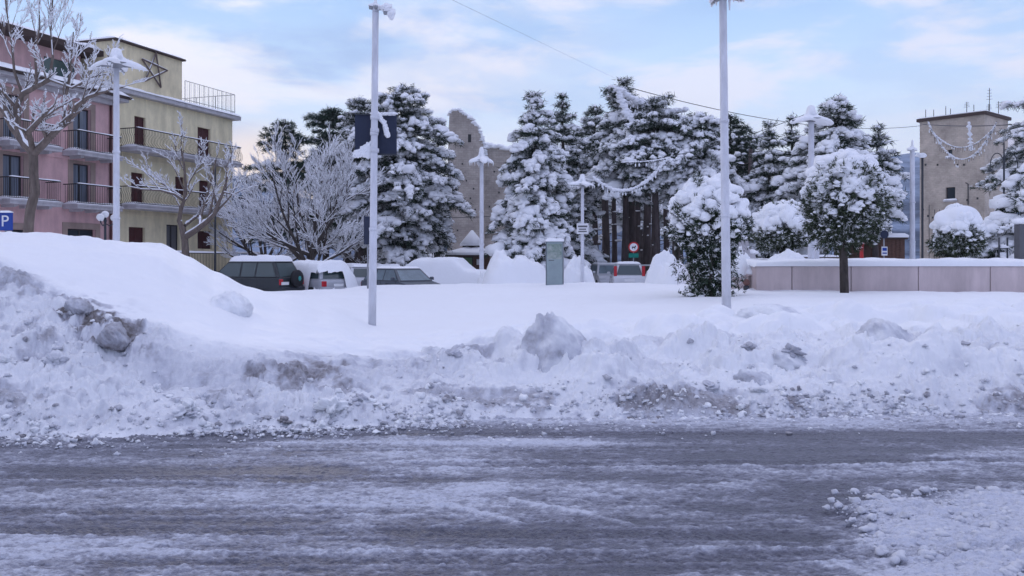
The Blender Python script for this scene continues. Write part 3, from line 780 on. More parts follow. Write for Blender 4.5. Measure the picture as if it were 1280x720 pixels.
# ---------------- yellow building
yb = thing('yellow_building', 'yellow rendered house with long iron balconies and a star of lights on its attic', 'building', (ORG[0], ORG[1], 0), AX)
xe = 9.75
def R(px0, px1, py0, py1, pad=0):
    a, b = fs(px0), fs(px1); m_ = (px0 + px1) / 2
    return (a, b, fz(m_, py1), fz(m_, py0))
F2, F1 = 7.72, 4.70
H = [(fs(168), fs(182), F2 + .02, fz(175, 146)), (fs(247), fs(263), F2 + .02, fz(255, 160)),
     (fs(164), fs(180), F1 + .02, fz(172, 216)), (fs(219), fs(231), fz(225, 244), fz(225, 221)), (fs(249), fs(262), F1 + .02, fz(256, 226)),
     R(161, 181, 284, 306), (fs(208), fs(224.5), fz(216, 318), fz(216, 281)), R(247, 265, 289, 311)]
w = MB(); facade(w, 0, xe, .2, 10.55, H); shell(w, 0, xe, .2, 10.55, 9)
w.build('wall', M['yellow'], yb)
for i, h in enumerate(H):
    if i == 6: opening(h, yb, 'window', gm='greysh')
    else: opening(h, yb, 'shutter')
bk = MB(); shell(bk, .05, xe - .05, .2, 10.4, 5, y0=.33, front=True); bk.build('inner_wall', M['frame'], yb)
# cornice with its snow
c = MB(); c.b2(-.05, xe + .35, -.38, 9.2, 10.56, 10.78); o = c.build('cornice', M['slab'], yb)
s = MB(); snow_strip(s, -.05, xe + .38, -.42, .5, 10.785, .20, 3); snow_strip(s, xe - .6, xe + .38, .3, 9.1, 10.785, .2, 5, 'y'); s.build('snow_cap', M['snow'], o)
bn = MB(); bn.b2(.02, xe, -.03, -.003, 4.25, 4.40); bn.b2(.02, xe, -.03, -.003, 7.2, 7.34); bn.build('string_course', M['yellow2'], yb)
balcony(yb, .35, xe - .6, F2, 1.15, 0); balcony(yb, .3, xe - .05, F1, 1.15, 0)
# attic storey
ax1 = fs(228)
a = MB(); a.b2(.05, ax1, .03, 7, 10.79, 13.25); o = a.build('attic', M['yellow2'], yb)
c = MB(); c.prism([(-.1, 13.25), (ax1 + .12, 13.25), (ax1 + .12, 13.35), (-.1, 13.35)], -.16, 7.2); c.build('coping', M['eave'], o)
s = MB(); snow_strip(s, -.05, ax1 + .1, -.1, 1.2, 13.352, .17, 8); snow_strip(s, -.1, .6, .5, 7.1, 13.352, .15, 9, 'y'); s.build('snow_cap', M['snow'], o)
# roof terrace railing
r = MB(); x0, x1, z0, z1 = ax1 + .1, xe + .1, 10.82, 12.15
for i in range(12): x = x0 + (x1 - x0) * i / 11; r.tube([(x, -.1, z0), (x, -.1, z1)], .012 if i % 4 else .022, 5, False)
for i in range(26): x = x0 + (x1 - x0) * i / 25; r.tube([(x, -.1, z0), (x, -.1, z1 - .05)], .006, 4, False)
for i in range(30): y = -.1 + 7 * i / 29; r.tube([(x1, y, z0), (x1, y, z1)], .006 if i % 6 else .02, 4, False)
for zz in (z1, z0 + .25): r.b2(x0, x1, -.115, -.085, zz - .015, zz + .015); r.b2(x1 - .015, x1 + .015, -.08, 7, zz - .015, zz + .015)
r.build('railing', M['metal'], yb)
# house number board / panel on the ground floor and a small terrace parapet
p_ = MB(); p_.box((fs(279), -.03, fz(279, 295)), (.55, .05, .65)); o = p_.build('sign_board', M['white'], yb)
p_ = MB(); p_.box((fs(279), -.058, fz(279, 292)), (.40, .008, .25)); p_.build('printed_panel', mat('faded_print', (.35, .3, .45), .6, noise=(20, .4)), o)

# star of lights hung on the attic
st = MB(); cx, cz, rs = (fs(172) + fs(209)) / 2, fz(191, 88), .98
pts = [(cx + rs * 1.05 * math.sin(2 * math.pi * k / 5 + .12), -.12, cz + rs * math.cos(2 * math.pi * k / 5 + .12)) for k in range(5)]
for k in range(5): st.tube([pts[k], pts[(k + 2) % 5]], .05, 6)
M['star'] = mat('brown_star_frame', (.13, .095, .085), .8)
o = st.build('star_frame', M['star'], None); o.location = (ORG[0], ORG[1], 0); o.rotation_euler = (0, 0, AX)
root = thing('star_decoration', 'big five pointed star hanging on the attic wall of the yellow house', 'star', (ORG[0], ORG[1], 0), AX)
o.parent = root; o.location = (0, 0, 0); o.rotation_euler = (0, 0, 0)
s = MB()
for k in range(5):
    a_, b_ = Vector(pts[k]), Vector(pts[(k + 2) % 5])
    if abs((b_ - a_).normalized().z) < .9: s.tube([a_ + Vector((0, 0, .045)), a_.lerp(b_, .5) + Vector((0, -.01, .055)), b_ + Vector((0, 0, .045))], [.02, .035, .02], 5)
s.build('snow_cap', M['snow'], root)

# ---------------- pink building
pb = thing('pink_building', 'pink rendered house with beige window surrounds and snowy balconies', 'building', (ORG[0], ORG[1], 0), AX)
xs0 = -17.0; G2, G1 = 7.08, 4.5
H = []
kinds = []
for a_, b_ in ((96, 111), (3, 29)):
    x0, x1 = fs(a_), fs(b_)
    if a_ == 96: x0, x1 = fs(91), fs(113)
    H += [(x0, x1, G2 + .02, G2 + 2.25), (x0, x1, G1 + .02, G1 + 2.08)]; kinds += ['door', 'door']
H += [(fs(84), fs(119), 1.9, 3.35), (fs(14), fs(35), 1.7, 3.2)]; kinds += ['window', 'window']
for x in (-10.2, -14.2):
    H += [(x, x + 1.3, G2 + .02, G2 + 2.25), (x, x + 1.3, G1 + .02, G1 + 2.08), (x - .2, x + 1.5, 1.7, 3.2)]; kinds += ['door', 'door', 'window']
xr = -.12
w = MB(); facade(w, xs0, xr, .2, 10.0, H); shell(w, xs0, xr, .2, 10.0, 9); w.build('wall', M['pink'], pb)
for h, k in zip(H, kinds):
    a_, b_, c_, d_ = h
    o = opening(h, pb, k, gm='curtain' if k == 'door' else 'glass')
    s = MB(); t_ = .30
    s.b2(a_ - t_, a_ - .003, -.035, .02, c_, d_ + t_); s.b2(b_ + .003, b_ + t_, -.035, .02, c_, d_ + t_); s.b2(a_ - .003, b_ + .003, -.035, .02, d_ + .003, d_ + t_)
    s.build('surround', M['beige'], o)
bk = MB(); shell(bk, xs0 + .05, xr - .05, .2, 9.9, 5, y0=.33, front=True); bk.build('inner_wall', M['frame'], pb)
bA = (fs(-8), fs(58)); bB = (fs(78), fs(135))
for z in (G2, G1):
    for a_, b_ in (bA, bB, (-11.6, -7.6), (-15.5, -12)):
        balcony(pb, a_, b_, z, .95, 3, belly=False)
bn = MB(); bn.b2(xs0, xr, -.045, -.004, 6.72, 6.84); bn.build('string_course', M['pink'], pb)
c = MB(); c.prism([(xs0, 10.0), (.35, 10.0), (.35, 10.16), (xs0, 10.16)], -.62, 0.5)
c.prism([(xs0, 9.78), (xr, 9.78), (xr, 10.0), (xs0, 10.0)], -.28, -.003)
o = c.build('cornice', M['slab'], pb)
c = MB(); c.prism([(xs0, 10.161), (.42, 10.161), (.42, 10.27), (xs0, 10.27)], -.78, .3); c.build('gutter', M['eave'], o)
# lower roof slope with deep snow, rising inward to the set back penthouse
rf = MB(); v = []; f = []; nx, ny = 90, 14
for i in range(nx + 1):
    for j in range(ny + 1):
        u = i / nx; w_ = j / ny; x = xs0 + (.5 - xs0) * u; y = -.84 + 3.2 * w_
        z = 10.275 + .75 * w_ + .20 * (1 - (1 - min(1, w_ * 5)) ** 2) + .04 * float(fbm(np.array([x * 1.1]), np.array([y * 1.6]), 3, 7)[0])
        if u > .985: z -= .12
        v.append((x, y, z))
for i in range(nx):
    for j in range(ny): f.append((i * (ny + 1) + j, (i + 1) * (ny + 1) + j, (i + 1) * (ny + 1) + j + 1, i * (ny + 1) + j + 1))
rf.add(v, f, True); rf.b2(xs0, .42, -.78, 2.4, 10.272, 10.29); rf.build('snow_covered_roof', M['snow'], pb)
ph0, ph1 = -13.0, -.35
H = [(fs(92), fs(132), 11.05, 12.0), (-7.6, -5.2, 11.05, 12.0)]
w = MB(); facade(w, ph0, ph1, 10.4, 12.55, H, y0=1.9, th=.2); shell(w, ph0, ph1, 10.4, 12.55, 6, y0=1.9); o = w.build('penthouse', M['pink'], pb)
for h in H:
    g = MB(); g.add([(h[0], 2.05, h[2]), (h[1], 2.05, h[2]), (h[1], 2.05, h[3]), (h[0], 2.05, h[3])], [(0, 1, 2, 3)])
    gg = g.build('window', M['greenglass'], o)
c = MB(); c.b2(ph0 - .4, ph1 + .55, .75, 8.3, 12.45, 12.72); c.build('eave', M['eave'], o)
s = MB(); s.b2(ph0 - .4, ph1 + .5, .8, 8.2, 12.722, 12.76); snow_strip(s, ph0 - .4, ph1 + .55, .75, 2.6, 12.722, .24, 12); snow_strip(s, ph1 - 1.2, ph1 + .55, .8, 8.2, 12.722, .22, 13, 'y'); s.build('snow_cap', M['snow'], o)
d = MB(); d.tube([(-.35, -.1, .4), (-.35, -.1, 9.8)], .06, 8); d.tube([(-.35, -.1, 9.8), (-.35, -.5, 10.05)], .06, 8); d.build('downpipe', M['pipe'], pb)

# ---------------- terrace fence in front of the yellow house
fn = thing('iron_fence', 'low iron fence with snowy top rail in front of the yellow house', 'fence', (ORG[0], ORG[1], 0), AX)
r = MB(); x0, x1, y_ = 0.6, 9.3, -2.6; z0, z1 = 1.0, 2.2
for i in range(70): x = x0 + (x1 - x0) * i / 69; r.tube([(x, y_, z0), (x, y_, z1)], .010, 4, False)
for zz in (z1, z0 + .2): r.b2(x0, x1, y_ - .02, y_ + .02, zz - .02, zz + .02)
r.build('bars', M['iron'], fn)
k = MB(); k.b2(x0 - .1, x1 + .1, y_ - .12, y_ + .12, -.2, z0 + .05); k.build('base_wall', M['slab'], fn)
s = MB(); snow_strip(s, x0, x1, y_ - .05, y_ + .05, z1 + .02, .10, 21); s.build('snow_cap', M['snow'], fn)

# ---------------- stone: coursed masonry material
def stonemat(name, c1, c2, bs=3.0, mort=(.2, .19, .18)):
    m = bpy.data.materials.new(name); m.use_nodes = True; t = m.node_tree; b = t.nodes['Principled BSDF']
    g = t.nodes.new('ShaderNodeTexCoord'); s = t.nodes.new('ShaderNodeSeparateXYZ'); t.links.new(g.outputs['Object'], s.inputs[0])
    ad = t.nodes.new('ShaderNodeMath'); ad.operation = 'ADD'; t.links.new(s.outputs[0], ad.inputs[0]); t.links.new(s.outputs[1], ad.inputs[1])
    c = t.nodes.new('ShaderNodeCombineXYZ'); t.links.new(ad.outputs[0], c.inputs[0]); t.links.new(s.outputs[2], c.inputs[1])
    nn = t.nodes.new('ShaderNodeTexNoise'); nn.inputs['Scale'].default_value = 1.5; t.links.new(g.outputs['Object'], nn.inputs['Vector'])
    vm = t.nodes.new('ShaderNodeVectorMath'); vm.operation = 'MULTIPLY_ADD'; vm.inputs[1].default_value = (.12, .12, 0)
    t.links.new(nn.outputs['Color'], vm.inputs[0]); t.links.new(c.outputs[0], vm.inputs[2])
    br = t.nodes.new('ShaderNodeTexBrick'); br.inputs['Scale'].default_value = 1; br.inputs['Brick Width'].default_value = .42; br.inputs['Row Height'].default_value = .19
    br.inputs['Mortar Size'].default_value = .022; br.inputs['Mortar Smooth'].default_value = .4; br.inputs['Bias'].default_value = 0
    br.inputs['Color1'].default_value = (*c1, 1); br.inputs['Color2'].default_value = (*c2, 1); br.inputs['Mortar'].default_value = (*mort, 1)
    t.links.new(vm.outputs[0], br.inputs['Vector'])
    n = t.nodes.new('ShaderNodeTexNoise'); n.inputs['Scale'].default_value = .6; n.inputs['Detail'].default_value = 9; n.inputs['Roughness'].default_value = .7; t.links.new(g.outputs['Object'], n.inputs['Vector'])
    r = t.nodes.new('ShaderNodeMapRange'); r.inputs[1].default_value = .3; r.inputs[2].default_value = .7; r.inputs[3].default_value = .6; r.inputs[4].default_value = 1.25; t.links.new(n.outputs[0], r.inputs[0])
    vs_ = t.nodes.new('ShaderNodeVectorMath'); vs_.operation = 'SCALE'; t.links.new(br.outputs['Color'], vs_.inputs[0]); t.links.new(r.outputs[0], vs_.inputs['Scale'])
    t.links.new(vs_.outputs[0], b.inputs['Base Color']); b.inputs['Roughness'].default_value = .9
    bp = t.nodes.new('ShaderNodeBump'); bp.inputs['Strength'].default_value = .8; bp.inputs['Distance'].default_value = .05
    n3 = t.nodes.new('ShaderNodeTexNoise'); n3.inputs['Scale'].default_value = 5; n3.inputs['Detail'].default_value = 6; t.links.new(g.outputs['Object'], n3.inputs['Vector'])
    t.links.new(n3.outputs[0], bp.inputs['Height']); t.links.new(bp.outputs[0], b.inputs['Normal'])
    return m
M['ruin'] = stonemat('ruined_tower_stone', (.45, .395, .345), (.38, .335, .295), mort=(.36, .315, .28))
M['planter'] = wallmat('pale_pink_stone_panel', (.61, .51, .50), .3, .12, .004)
M['tower'] = stonemat('brown_tower_stone', (.48, .41, .345), (.43, .37, .31), mort=(.40, .345, .29))

# ---------------- ruined tower (at 75 m)
RD = 75.0
rt = thing('ruined_tower', 'ruined grey stone tower with a broken snowy top between the big pines', 'tower', ((602 - 640) / F * RD, RD, 0), .06)
def rp(px, py): return ((px - 602) / F * RD, EYE + (HY - py) / F * RD)
outl = [rp(557, 345), rp(560, 300), rp(559, 240), rp(560, 196), rp(561, 160), rp(562, 143), rp(566, 139), rp(574, 138), rp(581, 144), rp(587, 147), rp(592, 154), rp(597, 159), rp(600, 168), rp(604, 180), rp(606, 200), rp(606, 345)]
def rough_prism(mb, poly, y0, y1, hole=None):
    mb.prism(poly, y0, y1)
w = MB(); w.prism(outl, 0, 3.2)
outr = [rp(606.2, 345), rp(606.2, 186), rp(610, 181), rp(617, 184), rp(624, 183), rp(632, 187), rp(640, 186), rp(650, 190), rp(655, 196), rp(655, 345)]
w.prism(outr, .35, 5.5)
w.build('wall', M['ruin'], rt)
sl = MB(); a_, b_ = rp(585, 178), rp(589, 168); sl.b2(a_[0], b_[0], -.02, .3, a_[1], b_[1]); sl.build('window', M['frame'], rt)
hl = MB()
for px_, py_ in ((578, 205), (583, 226), (592, 236), (588, 248), (573, 262), (594, 262), (618, 214), (624, 240), (612, 258), (572, 288)):
    a_ = rp(px_, py_); hl = MB(); hl.box((a_[0], (-.01 if px_ < 606 else .34), a_[1]), (.12, .06, .14)); hl.build('putlog_hole', M['frame'], rt)
# ledge and snow lying on every broken step of the top
s = MB()
def snow_line(mb, pts, w0, w1, r=.28, seed=0):
    Cn = []; S = []
    rr = np.random.RandomState(seed)
    for (xa, za), (xb, zb) in zip(pts, pts[1:]):
        n = max(2, int(math.hypot(xb - xa, zb - za) / (r * .6)))
        for i in range(n):
            for yy in np.arange(w0, w1, r * .9):
                u = (i + rr.rand()) / n
                Cn.append((xa + (xb - xa) * u, yy + rr.rand() * .1, za + (zb - za) * u + .02)); S.append((r * rr.uniform(.8, 1.3), r, r * rr.uniform(.5, .8)))
    V, T = blobs(Cn, S, 1, .2, seed, flat=.3); mb.add(V, T, True)
snow_line(s, [rp(562, 143), rp(566, 139), rp(574, 138), rp(581, 144), rp(587, 147), rp(592, 154), rp(597, 159)], .1, 1.6, .26, 1)
snow_line(s, [rp(598, 163), rp(603, 180), rp(607, 198)], .3, 1.6, .3, 2)
snow_line(s, [rp(607, 186), rp(610, 181), rp(617, 184), rp(624, 183), rp(632, 187), rp(640, 186), rp(650, 190)], .4, 3, .42, 3)
snow_line(s, [rp(606, 292), rp(640, 290), rp(655, 289)], .2, .35, .13, 4)
s.build('snow_cap', M['snow'], rt)
b_ = MB(); p0 = rp(606.3, 298); p1 = rp(655, 345); b_.b2(p0[0], p1[0], 0.1, .345, p1[1], p0[1]); b_.build('buttress', M['ruin'], rt)

# ---------------- brown square tower at the right (corner at 90 m)
Xc, Yc = (1231 - 640) / F * 90, 90.0
Ac = math.atan2(-5, 4.3)                 # the front runs from the far left corner to the near right corner
tw = thing('square_tower', 'square brown stone tower with flat roof and aerials', 'tower', (Xc - 6.6 * math.cos(Ac), Yc - 6.6 * math.sin(Ac), 0), Ac)
def tz(py, D): return EYE + (HY - py) / F * D
ztop = tz(143, 90)
def tsx(px):     # photo column -> metres along its front
    k = (px - 640) / F; x0, y0 = Xc - 6.6 * math.cos(Ac), Yc - 6.6 * math.sin(Ac)
    return (x0 - k * y0) / (k * math.sin(Ac) - math.cos(Ac))
def tD(px): return Yc - 6.6 * math.sin(Ac) + tsx(px) * math.sin(Ac)
def th(px0, px1, py0, py1): d = tD((px0 + px1) / 2); return (tsx(px0), tsx(px1), tz(py1, d), tz(py0, d))
H = [th(1182, 1194, 234, 250), th(1184.5, 1190.5, 187, 196)]
w = MB(); facade(w, 0, 6.6, 0, ztop, H, th=.5); shell(w, 0, 6.6, 0, ztop, 6.0); w.build('wall', M['tower'], tw)
for h in H:
    o = opening(h, tw, 'window', y=.3, cols=1)
    s = MB(); s.b2(h[0] - .2, h[1] + .2, -.14, -.003, h[2] - .16, h[2] - .02); s.build('sill', M['slab'], o)
    s = MB(); snow_strip(s, h[0] - .2, h[1] + .2, -.14, .0, h[2] - .02, .14, 3); s.build('snow_cap', M['snow'], o)
hl = MB()
for px_, py_ in ((1155, 196), (1157, 206), (1154, 262), (1160, 270), (1172, 206), (1197, 206), (1222, 191), (1209, 250), (1222, 248), (1205, 206), (1166, 272), (1224, 268)):
    d_ = tD(px_); hl = MB(); hl.box((tsx(px_), -.012, tz(py_, d_)), (.17, .05, .2)); hl.build('putlog_hole', M['frame'], tw)
rf = MB(); rf.b2(-.25, 6.85, -.25, 6.25, ztop + .003, ztop + .32); rf.build('roof', M['eave'], tw)
s = MB(); s.b2(-.1, 6.7, -.1, 6.1, ztop + .323, ztop + .42); s.build('snow_cap', M['snow'], tw)
for i, (x_, y_, h_) in enumerate(((.5, .3, .9), (1.3, .4, .8), (2.3, 1, 1.1), (3.0, .5, .7), (4.6, .6, 1.2), (5.1, 1.1, .9), (6.2, 2.2, 2.6), (6.4, 4.0, 1.4), (5.6, 3.6, 1.2))):
    a_ = MB(); z_ = ztop + .42; a_.tube([(x_, y_, z_), (x_, y_, z_ + h_)], .035, 5)
    if h_ > 1.15:
        for q in range(4): a_.tube([(x_ - .3 + .03 * q, y_, z_ + h_ * (.55 + .12 * q)), (x_ + .3 - .03 * q, y_, z_ + h_ * (.55 + .12 * q))], .018, 4)
    a_.build('aerial', M['dmetal'], tw)
pp = MB(); pp.tube([(5.0, -.08, tz(256, 91)), (5.0, -.08, tz(230, 91)), (4.75, -.08, tz(228, 91))], .05, 6); pp.build('pipe', M['dmetal'], tw)
# the drainpipe at the far left corner and long icicles / poles at its foot
pp = MB()
for px_, t_ in ((1163, 296), (1170, 262), (1176, 262), (1184, 262), (1192, 270)):
    d_ = tD(px_); pp.tube([(tsx(px_), -.3, tz(332, d_)), (tsx(px_), -.3, tz(t_ if px_ > 1165 else 256, d_))], .035, 5)
pp.build('guard_pole', M['dmetal'], tw)

# ---------------- mountains
def hillmat(name, dark, snow_c, lo, hi, sc):
    m = bpy.data.materials.new(name); m.use_nodes = True; t = m.node_tree; b = t.nodes['Principled BSDF']
    g = t.nodes.new('ShaderNodeTexCoord')
    mp = t.nodes.new('ShaderNodeMapping'); mp.inputs['Scale'].default_value = (1, .5, 1.6); t.links.new(g.outputs['Object'], mp.inputs[0])
    n = t.nodes.new('ShaderNodeTexNoise'); n.inputs['Scale'].default_value = sc; n.inputs['Detail'].default_value = 10; n.inputs['Roughness'].default_value = .7; t.links.new(mp.outputs[0], n.inputs['Vector'])
    r = t.nodes.new('ShaderNodeValToRGB'); t.links.new(n.outputs[0], r.inputs[0]); e = r.color_ramp.elements
    e[0].position = lo; e[0].color = (*dark, 1); e[1].position = hi; e[1].color = (*snow_c, 1)
    t.links.new(r.outputs[0], b.inputs['Base Color']); b.inputs['Roughness'].default_value = .95; b.inputs['Specular IOR Level'].default_value = .1
    return m
def mountain(name, prof_, D0, D1, m, seed, rough=.05):
    """ridge line (photo column, row) at distance D1, foot at D0"""
    n, r = 220, 26
    px = np.linspace(prof_[0][0], prof_[-1][0], n); top = np.interp(px, [a[0] for a in prof_], [a[1] for a in prof_])
    v = []
    for j in range(r + 1):
        u = j / r; D = D0 + (D1 - D0) * u if u <= 1 else D1
        X = (px - 640) / F * D1 * (.75 + .25 * u); zt = EYE + (HY - top) / F * D1
        zz = zt * (u ** 1.15) + rough * D1 * .25 * fbm(X / D1 * 28, np.full(n, u * 4.), 5, seed) * (4 * u * (1 - u) * .8 + .12)
        v.append(np.stack([X, np.full(n, D), zz - 3], 1))
    v.append(np.stack([(px - 640) / F * D1, np.full(n, D1 * 1.08), np.full(n, -3.)], 1))
    V = np.concatenate(v); idx = np.arange(len(V)).reshape(r + 2, n)
    T = np.stack([idx[:-1, :-1], idx[:-1, 1:], idx[1:, 1:], idx[1:, :-1]], -1).reshape(-1, 4)
    return tag(fast_mesh(name, V, T, m), kind='structure')
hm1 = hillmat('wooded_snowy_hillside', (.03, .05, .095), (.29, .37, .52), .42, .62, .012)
hm2 = hillmat('snowy_peak', (.28, .24, .24), (.85, .80, .80), .36, .5, .006)
mountain('hills', [(-500, 260), (0, 235), (280, 212), (303, 218), (330, 226), (360, 240), (420, 250), (700, 262), (950, 250), (1040, 215), (1085, 196), (1120, 190), (1150, 187), (1200, 196), (1260, 214), (1400, 232), (1900, 250)], 260, 900, hm1, 4)
mountain('snowy_mountain', [(1080, 230), (1150, 218), (1225, 182), (1243, 172), (1262, 158), (1290, 152), (1340, 140), (1450, 150), (1700, 200), (1950, 230)], 800, 1600, hm2, 9, .08)

# ---------------- kiosks and huts in the park
def kiosk(name, label, px0, px1, pyr, pyb, D, dep, wallm, roofh, over=.35, cone=False, hood=False, rz=0):
    """wooden hut: photo columns of its walls, row of the eaves and its distance"""
    cx = (px0 + px1) / 2; w_ = (px1 - px0) / F * D; ze = EYE + (HY - pyr) / F * D; zb = 0.1
    r_ = thing(name, label, 'kiosk', ((cx - 640) / F * D, D, 0), rz)
    m_ = MB(); m_.b2(-w_ / 2, w_ / 2, 0, dep, zb, ze)
    for i in range(int(w_ / .22)):
        x_ = -w_ / 2 + .22 * (i + .5); m_.b2(x_ - .09, x_ + .09, -.025, -.002, zb, ze - .03)
    m_.build('wall', wallm, r_)
    q = MB(); a_, b_, c_, d_ = -w_ / 2 - over, w_ / 2 + over, -over, dep + over
    mx, my = (a_ + b_) / 2, (c_ + d_) / 2; rl = max(0, (b_ - a_) - (d_ - c_)) / 2
    q.add([(a_, c_, ze), (b_, c_, ze), (b_, d_, ze), (a_, d_, ze), (a_, c_, ze - .1), (b_, c_, ze - .1), (b_, d_, ze - .1), (a_, d_, ze - .1), (mx - rl - .01, my, ze + roofh), (mx + rl + .01, my, ze + roofh)],
          [(0, 1, 9, 8), (1, 2, 9), (2, 3, 8, 9), (3, 0, 8), (4, 5, 1, 0), (5, 6, 2, 1), (6, 7, 3, 2), (7, 4, 0, 3), (7, 6, 5, 4)])
    rr = q.build('roof', M['eave'], r_)
    sn = MB(); t_ = .2
    a2, b2, c2, d2 = a_ - .03, b_ + .03, c_ - .03, d_ + .03
    ring = [(a2, c2, ze + .01), (b2, c2, ze + .01), (b2, d2, ze + .01), (a2, d2, ze + .01)]
    ring2 = [(a2 - .02, c2 - .02, ze + t_ * .6), (b2 + .02, c2 - .02, ze + t_ * .6), (b2 + .02, d2 + .02, ze + t_ * .6), (a2 - .02, d2 + .02, ze + t_ * .6)]
    ring3 = [(a2 + .15, c2 + .15, ze + t_ * 1.2), (b2 - .15, c2 + .15, ze + t_ * 1.2), (b2 - .15, d2 - .15, ze + t_ * 1.2), (a2 + .15, d2 - .15, ze + t_ * 1.2)]
    sn.add(ring + ring2 + ring3 + [(mx - rl * .95, my, ze + roofh + t_), (mx + rl * .95 + .01, my, ze + roofh + t_)],
           [(i + 4 * k, (i + 1) % 4 + 4 * k, (i + 1) % 4 + 4 + 4 * k, i + 4 + 4 * k) for k in (0, 1) for i in range(4)] + [(8, 9, 13, 12), (9, 10, 13), (10, 11, 12, 13), (11, 8, 12)], True)
    sn.build('snow_cap', M['snow'], rr)
    return r_, w_, ze, mx, my
k1, w_, ze, mx, my = kiosk('kiosk', 'brown wooden kiosk with posters and a snowy two tier roof', 566, 612, 319, 0, 56, 2.4, M['wood'], .45, .45)
c = MB(); c.lathe([(.62, ze + .42), (.62, ze + .62), (.05, ze + 1.25)], (mx, my, 0), 4, False); o = c.build('lantern_roof', M['eave'], k1)
c = MB(); c.lathe([(.78, ze + .62), (.80, ze + .74), (.45, ze + 1.15), (.06, ze + 1.62)], (mx, my, 0), 8); c.build('snow_cap', M['snow'], o)
for px_, w0, z0_, z1_, mt, nm in ((574.5, .42, 1.35, 2.0, 'white', 'poster'), (585, .62, .6, 2.05, 'metal', 'window'), (598, .22, 1.55, 1.9, 'white', 'poster')):
    x_ = (px_ - 589) / F * 56; m_ = MB(); m_.b2(x_ - w0 / 2, x_ + w0 / 2, -.09, -.03, z0_, z1_); o = m_.build(nm, M['white'] if mt == 'white' else M['frame'], k1)
    if nm == 'window':
        m_ = MB(); m_.b2(x_ - w0 / 2 + .05, x_ + w0 / 2 - .05, -.10, -.092, z0_ + .05, (z0_ + z1_) / 2); m_.build('pane', mat('pale_blue_paper', (.35, .5, .55), .5), o)  # lower half of the window: plain pale blue paper
        m_ = MB(); m_.b2(x_ - w0 / 2 + .05, x_ + w0 / 2 - .05, -.10, -.092, (z0_ + z1_) / 2 + .03, z1_ - .05); m_.build('pane', mat('green_paper', (.10, .18, .09), .5), o)
kiosk('wooden_hut', 'long low wooden hut with a snowy roof behind the parked cars', 500, 556, 323, 0, 60, 4.5, M['wood'], .75, .5)
k3 = kiosk('wooden_hut', 'small brown hut with a thin snowy roof behind the white van', 718, 748, 304, 0, 60, 2.2, M['wood'], .18, .15)[0]
m_ = MB(); m_.b2(-.75, .0, -.08, -.03, .9, 2.5); m_.build('poster', M['white'], k3)
kiosk('wooden_hut', 'tiny hut roof poking out beside the foot of the ruined tower', 633, 652, 317, 0, 62, 1.4, M['wood2'], .6, .3)
kiosk('wooden_shed', 'flat roofed dark brown shed behind the planter wall', 1089, 1131, 297, 0, 48, 5, M['wood'], .12, .12)
